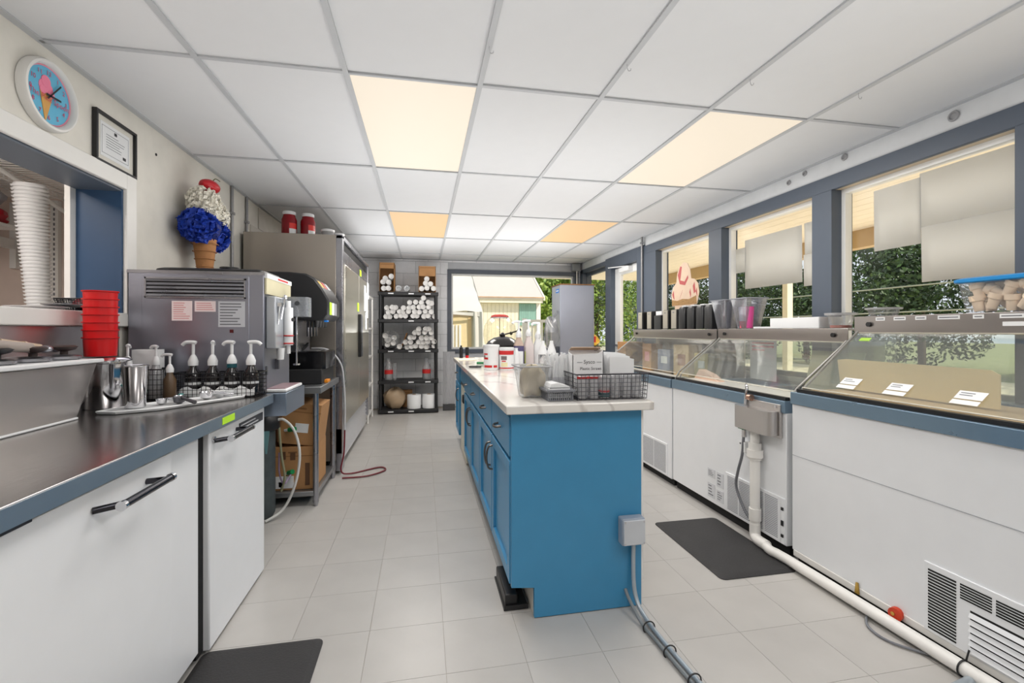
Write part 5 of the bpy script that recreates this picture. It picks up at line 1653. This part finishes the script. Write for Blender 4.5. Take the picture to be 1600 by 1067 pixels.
for k, y in enumerate([3.99, 3.845, 3.70, 3.575]):
    t = thing('black_holder', labs[k], 'holder', (2.5, y, RZ), 'black holders on the freezer shelf')
    m = MB().rbox(2.50, y, .075, .052, .02, [(0, RZ), (0, RZ + .19), (-.012, RZ + .212)])
    P('shell', m, black, t)
    P('napkin', MB().box(2.46, 2.54, y - .03, y + .03, RZ + .212, RZ + .225), paper, t)
m = MB().prism([(3.60, 1.505), (4.42, 1.505), (4.42, 1.512), (3.60, 1.53)], 'x', 2.44, 2.58)
for k, (y, lab) in enumerate([(3.40, 'clear grey tapered bin left of the pink cups'), (3.15, 'clear grey tapered bin holding pink and white cups')]):
    t = thing('clear_holder_bin', lab, 'container', (2.5, y, RZ))
    P('bin', MB().rbox(2.50, y, .06, .06, .012, [(0, RZ + .001), (.035, RZ + .235)], 3), GL('grey clear plastic', (214, 216, 222), .08, .1, .22, (190, 190, 198)), t)
    P('rim', MB().tube([(2.5 + a * .096, y + b * .096, RZ + .236) for a, b in [(-1, -1), (1, -1), (1, 1), (-1, 1), (-1, -1)]], .004, 6, 0), M('grey rim', (150, 152, 160), .3), t)
    if k == 0:
        for j, (dy, c) in enumerate([(-.02, (120, 120, 130)), (.03, (90, 90, 96))]):
            P('utensil', MB().cyl((2.49, y + dy, RZ + .006), (2.50, y + dy * 1.6, RZ + .22), .018), M('utensil %d' % j, c, .4), t)
for j, (y, c0, lab) in enumerate([(3.165, (226, 224, 236), 'white and pink plastic cup in the grey bin'), (3.09, (206, 70, 140), 'magenta plastic cup in the grey bin')]):
    t = thing('plastic_cup', lab, 'cup', (2.47, y, RZ + .004))
    P('cup', MB().lathe([(.022, RZ + .005), (.032, RZ + .17), (.001, RZ + .171)], (2.46, y), 18), M('cup %d' % j, c0, .35), t)
    if j == 0: P('pink_base', MB().lathe([(.0228, RZ + .0055), (.0265, RZ + .06)], (2.46, y), 18), M('pink base', (240, 110, 130), .35), t)
m = MB().rbox(2.50, 2.62, .09, .205, .008, [(0, RZ + .001), (0, RZ + .072)])
solo('white_box', m, paper, 'long low white box on the middle freezer shelf', 'box', (2.5, 2.62, RZ), None, .001)
m = MB().box(2.42, 2.56, 2.83, 3.0, RZ + .001, RZ + .014)
solo('paper_pad', m, paper, 'flat white paper pad between the grey bin and the white box', 'paper', (2.5, 2.92, RZ), None, .001)
for k, (y, z, lab) in enumerate([(2.32, RZ, 'clear round tub with orange contents beside the white box'), (2.06, 1.344, 'clear round empty tub on the nearest freezer shelf')]):
    t = thing('clear_tub', lab, 'tub', (2.47, y, z))
    P('tub', MB().lathe([(.055, z + .001), (.068, z + .078), (.001, z + .079)], (2.47, y), 24) if k == 0 else MB().lathe([(.06, z + .001), (.07, z + .035), (.001, z + .036)], (2.47, y), 24), clear, t)
    P('lid', MB().lathe([(.082, z + (.079 if k == 0 else .036)), (.084, z + (.092 if k == 0 else .046)), (.001, z + (.093 if k == 0 else .047))], (2.47, y), 24), clear_m, t)
    if k == 0: P('filling', MB().lathe([(.052, z + .003), (.055, z + .018), (.001, z + .019)], (2.47, y), 24), M('orange filling', (240, 120, 90), .5), t)
# tub of cake cones with blue lid
t = thing('cone_tub', 'clear rectangular tub with blue lid full of cake cones', 'tub', (2.52, 1.47, 1.344))
P('tub', MB().rbox(2.50, 1.46, .085, .185, .03, [(0, 1.345), (.004, 1.355), (.022, 1.478)]), GL('tub plastic', (254, 254, 255), .03, .15, .13, (236, 238, 242), fres=.15), t)
P('lid', MB().rbox(2.50, 1.46, .115, .215, .035, [(0, 1.479), (.004, 1.483), (.004, 1.496), (-.01, 1.502)]), M('blue lid', (20, 136, 206), .35), t, .0)
conem = MB().lathe([(.018, 0), (.0205, .042), (.026, .046), (.027, .07), (.025, .07), (.018, .03), (.001, .028)], (0, 0), 16).mesh('cake_cone', cone_m)
rr = random.Random(11)
for row, (x, z) in enumerate([(2.437, 1.352), (2.437, 1.405), (2.50, 1.352), (2.50, 1.41)]):
    for k in range(6):
        o = bpy.data.objects.new('cake_cone', conem)
        y = 1.31 + .058 * k
        tl = rr.uniform(-1.2, 1.2)
        if row % 2 == 0 and k % 2: tl = rr.uniform(-.15, .15)
        o.rotation_euler = (tl, rr.uniform(-.15, .15), rr.uniform(-.3, .3))
        o.location = (x + rr.uniform(-.004, .004), y + .035 * math.sin(tl), z + (.012 if abs(tl) > .3 else 0))
        o['label'] = 'cake cone in the blue lidded tub, %s from far end, %s row' % (ORD[5 - k], ['lower front', 'upper front', 'lower back', 'upper back'][row])
        o['category'] = 'cone'
        o['group'] = 'cake cones in the blue lidded tub'
        link(o)

# ice cream cut-out sign against the window
t = thing('ice_cream_sign', 'cut out soft serve ice cream sign standing against the window', 'sign', (2.68, 4.35, SZ))
pts = [(4.60, 1.53), (4.62, 1.66), (4.58, 1.74), (4.52, 1.78), (4.50, 1.88), (4.45, 1.95), (4.38, 1.985), (4.31, 1.97), (4.26, 1.90), (4.24, 1.80), (4.18, 1.79), (4.12, 1.74), (4.10, 1.65), (4.14, 1.53)]
P('board', MB().prism(pts, 'x', 2.695, 2.699), M('cream swirl print', (226, 200, 176), .6, var=.06), t)
P('leg', MB().box(2.696, 2.70, 4.2, 4.55, SZ, 1.535), M('cream swirl print', (226, 200, 176), .6), t)
m = MB()
for q in [[(4.49, 1.86), (4.44, 1.95), (4.41, 1.94), (4.44, 1.80), (4.36, 1.78), (4.30, 1.84), (4.29, 1.81), (4.35, 1.74), (4.45, 1.76)], [(4.42, 1.66), (4.39, 1.70), (4.44, 1.62), (4.46, 1.59)], [(4.58, 1.62), (4.60, 1.66), (4.57, 1.70), (4.555, 1.60)], [(4.24, 1.64), (4.255, 1.70), (4.27, 1.66), (4.25, 1.60)], [(4.16, 1.66), (4.18, 1.76), (4.21, 1.72), (4.19, 1.64)], [(4.13, 1.6), (4.14, 1.70), (4.16, 1.66)]]:
    m.prism(q, 'x', 2.6942, 2.6952)
P('red_swirl', m, M('red swirl print', (190, 90, 90), .6), t)
m = MB().prism([(4.605, 1.535), (4.605, 1.60), (4.50, 1.585), (4.40, 1.60), (4.28, 1.59), (4.15, 1.62), (4.14, 1.535)], 'x', 2.6940, 2.6951)
P('waffle_base', m, M('brown waffle print', (170, 132, 84), .7, var=.35, scale=70), t)

# menu sheets taped outside the windows
sheets = [(2.14, 2.42, 1.77, 2.155), (1.60, 2.145, 1.86, 2.175), (1.60, 2.14, 1.545, 1.863), (3.60, 3.745, 1.79, 2.01), (2.985, 3.61, 1.635, 2.07), (2.74, 2.965, 1.84, 2.075), (2.74, 2.97, 1.60, 1.838)]
labs = ['menu sheet with low straight edge at the far side of the nearest window', 'upper wide menu sheet on the nearest window', 'lower wide menu sheet on the nearest window', 'small narrow menu sheet at the far side of the second window', 'largest menu sheet on the second window', 'upper narrow menu sheet by the pillar on the second window', 'lower narrow menu sheet by the pillar on the second window']
for k, (a, b, c, d) in enumerate(sheets):
    m = MB()
    n = 8
    vs = []
    for i in range(n + 1):
        y = a + (b - a) * i / n
        dx = .004 + .006 * math.sin(i * 1.1 + k) ** 2
        vs += [(2.825 + dx, y, c), (2.825 + dx * .4, y, d)]
    m.add(vs, [(2 * i, 2 * i + 2, 2 * i + 3, 2 * i + 1) for i in range(n)])
    o = solo('menu_sheet', m, paper_out, labs[k], 'poster', (2.83, (a + b) / 2, c), 'menu sheets on the windows')
    md = o.modifiers.new('solid', 'SOLIDIFY'); md.thickness = .001

# dipper well with drain pipe
t = thing('dipper_well', 'curved stainless dipper well fixed to the front of the middle freezer', 'dipper well', (1.92, 2.37, .66))
m = MB().rbox(1.925, 2.37, .045, .15, .04, [(0, .675), (0, .81)])
P('basin', m, MC['satin steel'], t)
P('back_plate', MB().box(1.955, 1.973, 2.215, 2.50, .66, .85), MC['satin steel'], t, .003)
P('tap', MB().tube([(1.945, 2.48, .70), (1.945, 2.48, .84), (1.95, 2.475, .91), (1.935, 2.46, .935), (1.915, 2.43, .93), (1.912, 2.42, .91)], .008, 8, 5), chrome, t)
P('tap_knob', MB().cyl((1.945, 2.455, .86), (1.945, 2.425, .86), .018, .02, 12), M('copper tap', (190, 150, 130), .3, .8), t)
P('screw', MB().cyl((1.953, 2.245, .835), (1.95, 2.245, .835), .008, n=10), chrome, t)
t = thing('drain_pipe', 'white plastic drain pipe dropping from the dipper well and along the floor', 'pipe', (1.93, 2.37, 0))
P('tailpiece', MB().cyl((1.935, 2.385, .58), (1.935, 2.385, .674), .026).cyl((1.935, 2.385, .56), (1.935, 2.385, .60), .036), pvc, t)
P('union_nut', MB().cyl((1.935, 2.385, .515), (1.935, 2.385, .56), .045).cyl((1.935, 2.385, .50), (1.935, 2.385, .515), .036), pvc, t)
P('pipe', MB().tube([(1.935, 2.385, .50), (1.935, 2.385, .10)], .028, 16, 0), pvc, t)
P('coupling', MB().cyl((1.935, 2.385, .14), (1.935, 2.385, .21), .034), pvc, t)
P('elbow', MB().tube([(1.935, 2.385, .12), (1.933, 2.382, .06), (1.925, 2.36, .042), (1.92, 2.32, .04), (1.92, 2.27, .04)], .03, 16, 4), pvc, t)
P('pipe', MB().tube([(1.92, 2.28, .04), (1.90, 2.22, .039), (1.915, 2.12, .038), (1.925, 1.6, .037), (1.935, 1.0, .036), (1.94, .4, .036)], .026, 16, 3), pvc, t)
P('clamp', MB().torus((1.929, 1.315, .037), .029, .003, 'y', 18, 6).cyl((1.94, 1.315, .06), (1.955, 1.315, .10), .003, n=6), black, t)
t = thing('outlet_bracket', 'small white fitting on the freezer beside the drain pipe', 'fitting', (1.96, 2.49, .55))
P('body', MB().box(1.93, 1.974, 2.465, 2.52, .515, .58), white_p, t, .003)
P('screw', MB().cyl((1.93, 2.505, .567), (1.927, 2.505, .567), .006, n=8), ink_g, t)
m = MB().tube([(1.94, 2.48, .68), (1.935, 2.485, .60), (1.93, 2.49, .50), (1.93, 2.53, .38), (1.935, 2.55, .28), (1.94, 2.48, .16), (1.955, 2.42, .10)], .0085, 8, 5)
solo('grey_hose', m, M('braided grey hose', (120, 122, 128), .4, .3), 'grey braided hose curving down beside the white drain pipe', 'hose', (1.94, 2.48, .68))
t = thing('hose_valve', 'small green valve under the dipper well', 'valve', (1.94, 2.485, .66))
P('lever', MB().box(1.93, 1.945, 2.47, 2.53, .655, .668), gr, t, .002)
P('body', MB().cyl((1.94, 2.485, .61), (1.94, 2.485, .655), .014, n=10), chrome, t)
t = thing('gas_plug', 'round red plug with brass centre on the skirting pipe', 'plug', (1.945, 1.585, .055))
P('plug', MB().cyl((1.972, 1.585, .068), (1.952, 1.58, .068), .026, n=18), M('orange red plug', (206, 60, 26), .4), t)
P('centre', MB().cyl((1.952, 1.587, .068), (1.948, 1.587, .068), .008, n=10), M('brass', (196, 160, 80), .3, .8), t)
m = MB().prism([(1.755, .05), (1.775, .05), (1.77, .10), (1.76, .10)], 'x', 1.965, 1.972)
solo('brass_tag', m, M('brass', (196, 160, 80), .3, .8), 'small brass tag at the foot of the nearest freezer', 'tag', (1.97, 1.765, .05))
m = MB().tube([(1.955, 1.70, .012), (1.86, 1.62, .008), (1.85, 1.52, .008), (1.93, 1.42, .010)], .005, 8, 6)
solo('floor_cable', m, ink_g, 'thin grey cable looping out under the white floor pipe', 'cable', (1.95, 1.7, .01))
m = MB().tube([(1.45, 1.19, .02), (1.70, 1.24, .02), (1.95, 1.285, .02)], .018, 10, 3)
solo('floor_conduit', m, cg, 'grey conduit crossing the floor at the lower right towards the freezer', 'conduit', (1.7, 1.24, .02))

# floor mats
for (lab, q) in [('black rubber mat on the floor beside the dipper well', [(1.49, 2.76), (1.93, 2.76), (1.93, 2.06), (1.475, 2.06)]), ('black rubber mat in front of the wide white cooler', [(-.845, 1.985), (-.40, 1.985), (-.40, 1.10), (-.845, 1.10)])]:
    cx_ = sum(p[0] for p in q) / 4; cy_ = sum(p[1] for p in q) / 4
    hx = max(p[0] for p in q) - cx_; hy = max(p[1] for p in q) - cy_
    m = MB().rbox(cx_, cy_, hx, hy, .03, [(0, .001), (0, .004), (-.02, .013), (-.024, .014)])
    solo('floor_mat', m, rubber, lab, 'mat', (cx_, cy_, 0))

# ------------------------------------------------------------------ serving room beyond the hatch
t = thing('wire_shelf', 'white wire shelf with diagonal brace high in the room beyond the hatch', 'shelf', (-2.8, 3.0, 2.2))
m = MB()
for i in range(46):
    y = 2.0 + .043 * i
    m.tube([(-3.45, y, 2.24), (-2.12, y, 2.24)], .004, 5, 0)
for x in (-3.4, -3.1, -2.8, -2.46, -2.12): m.tube([(x, 2.0, 2.234), (x, 3.97, 2.234)], .005, 5, 0)
P('wire_deck', m, trim_w, t, 0, None, True)
m = MB().tube([(-2.44, 2.0, 2.20), (-2.44, 3.97, 2.20)], .005, 5, 0).tube([(-2.44, 2.0, 2.165), (-2.44, 3.97, 2.165)], .005, 5, 0)
for i in range(60): m.tube([(-2.44, 2.0 + .033 * i, 2.165), (-2.44, 2.0 + .033 * i, 2.20)], .003, 4, 0)
P('front_rail', m, trim_w, t, 0, None, True)
P('brace', MB().tube([(-2.30, 2.9, 2.19), (-2.30, 3.75, 1.97)], .013, 8, 0), alum, t)
t = thing('wall_track', 'white slotted shelf track on the wall behind the cup stack', 'shelf track', (-2.68, 3.98, 1.3))
P('track', MB().box(-2.715, -2.665, 3.965, 3.999, 1.3, 2.23), alum, t)
m = MB()
for i in range(24): m.box(-2.695, -2.685, 3.963, 3.966, 1.34 + .037 * i, 1.36 + .037 * i)
P('slots', m, ink_g, t)
solo('cup_carton', MB().lathe([(.06, 1.301), (.06, 1.398), (.001, 1.399)], (-2.10, 2.99), 20), M('tan carton base', (190, 168, 140), .7), 'round tan carton under the leaning cup stack beyond the hatch', 'carton', (-2.1, 2.99, 1.301))
base = Vector((-2.10, 2.99, 1.40)); top = Vector((-2.10, 2.93, 2.06))
n = 34
for i in range(n):
    a = base.lerp(top, i / n); b = base.lerp(top, (i + .45) / n); c = base.lerp(top, (i + 1) / n)
    g = .054 + .018 * i / n
    k = n - i
    suf = 'th' if 10 < k % 100 < 14 else {1: 'st', 2: 'nd', 3: 'rd'}.get(k % 10, 'th')
    solo('ribbed_cup', MB().cyl(a, b, g, g + .004, 20).cyl(b, c, g - .006, g - .006, 20), white_p, 'white cup, %d%s from the top of the leaning stack beyond the hatch' % (k, suf), 'cup', a, 'leaning stack of white cups beyond the hatch')
for i in range(6):
    solo('ribbed_cup', MB().cyl((-2.55 + .024 * i, 3.2, 2.30), (-2.53 + .024 * i, 3.2, 2.30), .045, .05, 16), white_p, 'white cup lying on the wire shelf, %s from the left' % ORD[i], 'cup', (-2.55 + .024 * i, 3.2, 2.25), 'white cups lying on the wire shelf')
t = thing('bracket_shelf', 'small white bracket shelf holding the red bag beyond the hatch', 'shelf', (-3.0, 3.6, 1.9))
P('board', MB().box(-3.49, -2.62, 3.3, 3.60, 1.93, 1.95), alum, t)
P('bracket', MB().box(-2.96, -2.93, 3.35, 3.99, 1.86, 1.93).box(-2.965, -2.925, 3.96, 3.999, 1.72, 2.2), alum, t)
t = thing('red_bag', 'shiny red bag on the bracket shelf beyond the hatch', 'bag', (-2.75, 3.45, 1.951))
P('bag', blob((-2.76, 3.45, 2.0), (.14, .13, .075), 41, flatz=1.951), M('red foil', (170, 20, 36), .3), t)
m = blob((-2.78, 3.46, 2.13), (.14, .13, .075), 43)
solo('plastic_bag', m, M('grey plastic bag', (150, 150, 156), .3), 'grey plastic bag above the red bag beyond the hatch', 'bag', (-2.78, 3.46, 2.06))
t = thing('counter_ledge', 'pale counter ledge behind the hatch sill carrying the cup stack', 'counter', (-2.1, 2.2, 1.2))
P('top', MB().box(-2.5, XW - .04, .6, 3.3, 1.26, 1.30), alum, t)
P('base', MB().box(-2.45, XW - .08, .65, 3.15, 0, 1.26), trim_w, t)
# plates and basket on the sill
SZ1 = OZ0
for k, (x, y, r, z, lab, mt) in enumerate([(-1.63, 2.31, .10, 0, 'flat clear plate on the hatch sill', clear_m), (-1.60, 2.44, .09, .016, 'steel tray with blue edge leaning on the hatch sill basket', steel)]):
    m = MB().lathe([(r * .7, SZ1 + .001 + z), (r, SZ1 + .012 + z), (r, SZ1 + .015 + z), (.001, SZ1 + .008 + z)], (x, y), 24)
    solo('plate', m, mt, lab, 'plate', (x, y, SZ1 + z))
t = thing('mesh_basket', 'small black mesh basket on the hatch sill by the red cups', 'basket', (-1.60, 2.53, SZ1))
P('mesh', wire_basket(MB(), -1.66, -1.55, 2.48, 2.60, SZ1 + .002, SZ1 + .06, 12, 12, 6, .0015, .015), bw_m, t)
m = blob((-1.60, 2.54, SZ1 + .035), (.04, .045, .03), 44, flatz=SZ1 + .005)
solo('foil_packet', m, M('dark red foil', (110, 20, 30), .35), 'dark red packet in the black mesh basket on the sill', 'packet', (-1.60, 2.54, SZ1 + .005))

# ------------------------------------------------------------------ outdoors
grass_m = M('grass', (140, 146, 104), .9, var=.25, scale=3, bump=.4, bscale=30)
struct('ground', MB().box(-40, 60, -30, 60, -.35, -.15), grass_m)
struct('car_park', MB().box(6.0, 15.0, -20, 40, -.149, -.10), M('pale gravel', (230, 218, 190), .9, var=.08))
struct('porch_floor', MB().box(2.9, 6.0, -4, 16, -.149, -.02), M('porch concrete', (226, 218, 204), .8, var=.06))
pc = struct('porch_ceiling', MB().box(2.88, 5.6, -4.0, 11.0, 2.56, 2.66), cream)
for i in range(14):
    x = 2.98 + .19 * i
    piece('plank', (.184, 14.9, .012), (x, 3.5, 2.553), cream, pc)
struct('porch_beam', MB().box(5.45, 5.60, -4.0, 11.0, 2.32, 2.56), M('tan beam', (196, 166, 120), .6))
for k, (y, lab) in enumerate([(6.1, 'cream porch post seen through the second window'), (10.2, 'cream porch post farther along seen by the glass door'), (2.0, 'cream porch post nearest the viewer outside the windows')]):
    t = thing('porch_post', lab, 'post', (5.52, y, -.02))
    P('shaft', MB().box(5.47, 5.57, y - .05, y + .05, -.02, 2.32), cream_w, t, .005)
    P('base', MB().box(5.45, 5.59, y - .07, y + .07, -.02, .12), cream_w, t, .004)
for k, (z, lab) in enumerate([(2.05, 'upper power line crossing in front of the trees'), (1.62, 'lower power line crossing in front of the trees')]):
    m = MB().tube([(8.0, -5, z + .1), (8.0, 8, z - .05), (8.0, 24, z + .05)], .012, 6, 6)
    solo('power_line', m, M('pale cable', (150, 156, 140), .6), lab, 'cable', (8, 8, z))


def tree(label, x, y, h, r, trunk_h, n, cols, seed, group=None):
    rr = np.random.RandomState(seed)
    t = thing('tree', label, 'tree', (x, y, -.15), group)
    P('trunk', MB().tube([(x, y, -.15), (x + .05, y, trunk_h * .6), (x, y + .05, h * .7)], .13, 8), M('bark', (84, 70, 54), .9), t)
    nb = 26
    cen = rr.normal(size=(nb, 3)) * np.array([.5, .5, .5])
    cen = np.clip(cen, -1, 1) * r + np.array([x, y, (trunk_h + h) / 2])
    cen[:, 2] = np.clip(cen[:, 2], trunk_h + .1, h)
    br = r * rr.uniform(.28, .5, nb)
    which = rr.randint(0, nb, n)
    d = rr.normal(size=(n, 3)); d /= np.linalg.norm(d, axis=1)[:, None]
    pos = cen[which] + d * (br[which] * rr.uniform(.7, 1.05, n))[:, None]
    nn = d + rr.normal(size=(n, 3)) * .6; nn /= np.linalg.norm(nn, axis=1)[:, None]
    a = np.cross(nn, rr.normal(size=(n, 3))); a /= np.linalg.norm(a, axis=1)[:, None]
    b = np.cross(nn, a)
    s_ = rr.uniform(.05, .11, n)[:, None]
    v = np.concatenate([pos + a * s_, pos + b * s_ * .55, pos - a * s_, pos - b * s_ * .55], 1).reshape(-1, 3)
    me = bpy.data.meshes.new('foliage')
    me.vertices.add(4 * n); me.vertices.foreach_set('co', (v - np.array([x, y, -.15])).astype(np.float32).ravel())
    me.loops.add(4 * n); me.loops.foreach_set('vertex_index', np.arange(4 * n, dtype=np.int32))
    me.polygons.add(n); me.polygons.foreach_set('loop_start', np.arange(0, 4 * n, 4, dtype=np.int32))
    mats = [M('leaf %s' % (c,), c, .6, var=.25, scale=2.5) for c in cols]
    for mm in mats: me.materials.append(mm)
    me.polygons.foreach_set('material_index', rr.randint(0, len(mats), n).astype(np.int32))
    me.update(calc_edges=True)
    o = bpy.data.objects.new('foliage', me)
    o['kind'] = 'stuff'
    link(o, t)


dk = [(52, 78, 38), (42, 66, 34), (72, 100, 46)]
lt = [(112, 142, 48), (90, 122, 44), (138, 160, 66)]
tl = [('dense dark green tree in the nearest window', 12.0, 8.0, 3.6, 2.4, .1), ('dark green tree right of the tan porch edge in the nearest window', 12.4, 11.0, 3.2, 2.3, .1),
      ('dark green tree behind the cream post in the second window', 12.0, 14.0, 3.6, 2.4, .1), ('dark green tree at the far side of the second window', 12.6, 17.0, 3.5, 2.3, .1),
      ('dark green tree behind the ice cream sign', 12.2, 20.5, 4.0, 2.6, .1), ('dark green tree seen through the glass door', 12.0, 25.0, 4.2, 2.8, .1), ('dark green tree nearest the viewer beyond the porch', 12.0, 5.0, 3.4, 2.4, .1)]
for k, (lab, x, y, h, r, th) in enumerate(tl):
    tree(lab, 18.0 + (x - 12.0), 4.2 + (y - 5.0) * 1.62, h * 1.55, r * 1.12, th, 15000, dk, 10 + k)
tree('bright yellow green shrub beyond the third window', 7.2, 12.0, 1.75, .55, .3, 1800, lt, 31)
for k, (lab, x, y, h, r, c) in enumerate([('tall leafy tree behind the shed roof in the back window', 6.0, 20.5, 6.4, 2.6, dk), ('yellow green tree beside the teal shutters in the back window', 5.0, 17.5, 4.2, 1.4, lt), ('tall tree beyond the small side window', 7.6, 19.5, 6.0, 2.4, lt), ('dark tree filling the gap behind the tall steel cabinet', 8.6, 24.0, 6.0, 3.0, dk)]):
    tree(lab, x, y, h, r, .6, 8000, c, 40 + k)

# buildings behind the back window
bld = thing('white_building', 'cream building with white metal roof and teal shutters behind the back window', 'building', (1.6, 15.5, -.15))
P('wall', MB().box(-2.0, 3.60, 14.05, 18.0, -.15, 2.16), cream_w, bld)
P('fascia', MB().box(-2.1, 3.68, 13.86, 13.90, 2.12, 2.29).box(-2.1, 3.62, 13.9, 14.05, 2.12, 2.15), cream_w, bld)
m = MB().prism([(13.82, 2.29), (16.2, 3.62), (18.4, 2.29), (18.4, 2.24), (16.2, 3.57), (13.82, 2.24)], 'x', -2.1, 3.70)
P('roof', m, M('white metal roof', (190, 183, 176), .4, var=.03), bld)
P('rust_edge', MB().box(-2.1, 3.70, 13.81, 13.835, 2.275, 2.305), M('rusty edge', (214, 176, 140), .7, var=.3, scale=4), bld)
m = MB().prism([(13.82, 2.31), (16.2, 3.64), (16.2, 3.55), (13.82, 2.20)], 'x', 3.69, 3.74)
P('barge_board', m, M('white barge', (238, 228, 214), .5, var=.05), bld)
P('gable', MB().prism([(14.05, 2.16), (18.0, 2.16), (16.1, 3.5)], 'x', 3.55, 3.59), cream_w, bld)
for k in range(9):
    P('shutter_board', MB().box(2.955 + .06 * k, 3.010 + .06 * k, 14.01, 14.05, 1.42, 2.11), M('teal board', (140, 180, 168), .5, rnd=.05), bld)
P('corner_board', MB().box(3.50, 3.64, 14.0, 14.05, -.15, 2.12), trim_w, bld)
for k in range(14):
    P('wall_board', MB().box(1.2 + .125 * k, 1.318 + .125 * k, 14.035, 14.05, -.15, 2.11), cream_w, bld)
shed = thing('tarp_shed', 'low cream shed with white tarp over its roof behind the back window', 'shed', (.4, 13.6, -.15))
P('wall', MB().box(-2.5, 1.62, 13.2, 13.76, -.15, 1.80), cream_w, shed)
P('lintel', MB().box(.2, 1.36, 13.15, 13.2, 1.66, 1.74), M('peach lintel', (236, 206, 176), .6), shed)
P('door_frame', MB().box(1.26, 1.36, 13.15, 13.2, -.15, 1.66).box(.16, .26, 13.15, 13.2, -.15, 1.66), M('tan door frame', (226, 196, 146), .6), shed)
P('door_leaf', MB().box(.26, 1.26, 13.16, 13.2, -.15, 1.66), M('tan door', (232, 210, 164), .6), shed)
for k in range(6):
    P('door_bar', MB().box(.50 + .1 * k, .56 + .1 * k, 13.13, 13.16, -.15, 1.42), trim_w, shed)
m = MB()
NX, NY = 18, 12
vs = []
rr = random.Random(8)
for j in range(NY):
    v = j / (NY - 1)
    for i in range(NX):
        u = i / (NX - 1)
        x = -2.6 + 4.28 * u - (.36 * v if i == NX - 1 else .36 * v * u)
        y = 13.05 + .72 * v
        z = 1.78 + 1.55 * v + .03 * math.sin(9 * u + 4 * v) + .025 * math.sin(23 * u * (1 - v)) + rr.uniform(-.008, .008)
        vs.append((x, y, z))
m.add(vs, [(j * NX + i, j * NX + i + 1, (j + 1) * NX + i + 1, (j + 1) * NX + i) for j in range(NY - 1) for i in range(NX - 1)])
vs = []
for j in range(NY):
    v = j / (NY - 1)
    for k in range(5):
        w = k / 4
        vs.append((1.68 - .36 * v + .05 * math.sin(5 * w + 8 * v) * w, 13.05 + .70 * v + .02 * w, (1.78 + 1.55 * v) * (1 - w) - .1 * w))
m.add(vs, [(j * 5 + k, j * 5 + k + 1, (j + 1) * 5 + k + 1, (j + 1) * 5 + k) for j in range(NY - 1) for k in range(4)])
vs = []
for i in range(9):
    u = i / 8
    x = 1.40 + .28 * u
    for k in range(6):
        w = k / 5
        vs.append((x + .02 * math.sin(3 * w), 13.04 - .03 * math.sin(9 * u) , 1.80 * (1 - w) - .1 * w))
m.add(vs, [(i * 6 + k, i * 6 + k + 1, (i + 1) * 6 + k + 1, (i + 1) * 6 + k) for i in range(8) for k in range(5)])
P('tarp', m, M('white tarp', (206, 203, 195), .5, var=.02), shed)
vs = []
m = MB()
for i in range(30):
    u = i / 29
    vs += [(-2.6 + 4.25 * u, 13.03 - .02 * math.sin(17 * u), 1.80 + .02 * math.sin(12 * u)), (-2.6 + 4.25 * u, 13.02 + .03 * math.sin(21 * u), 1.68 + .04 * math.sin(9 * u + 1))]
m.add(vs, [(2 * i, 2 * i + 2, 2 * i + 3, 2 * i + 1) for i in range(29)])
P('tarp_hem', m, MC['white tarp'], shed)
t = thing('porch_railing', 'white railing with square balusters outside the back window', 'railing', (3.1, 11.0, -.15))
P('top_rail', MB().box(2.45, 4.2, 10.95, 11.05, 1.46, 1.53), trim_w, t)
P('bottom_rail', MB().box(2.45, 4.2, 10.97, 11.03, .70, .76), trim_w, t)
for k in range(14):
    P('baluster', MB().box(2.5 + .125 * k, 2.54 + .125 * k, 10.98, 11.02, .76, 1.46), trim_w, t)
for x in (2.45, 4.2):
    P('post', MB().box(x - .05, x + .05, 10.95, 11.05, -.15, 1.56), trim_w, t)
t = thing('snack_bag', 'colourful yellow and red snack bag outside the small side window', 'bag', (4.35, 11.6, .9))
P('bag', blob((4.0, 10.4, 1.02), (.16, .12, .14), 51), M('yellow foil bag', (240, 190, 60), .4, var=.2, scale=8), t)
P('red_panel', MB().box(3.88, 4.02, 10.25, 10.28, .98, 1.12), ink_r, t)
P('stand', MB().box(3.85, 4.15, 10.3, 10.5, -.15, .89), M('dark stand', (40, 40, 44), .6), t)
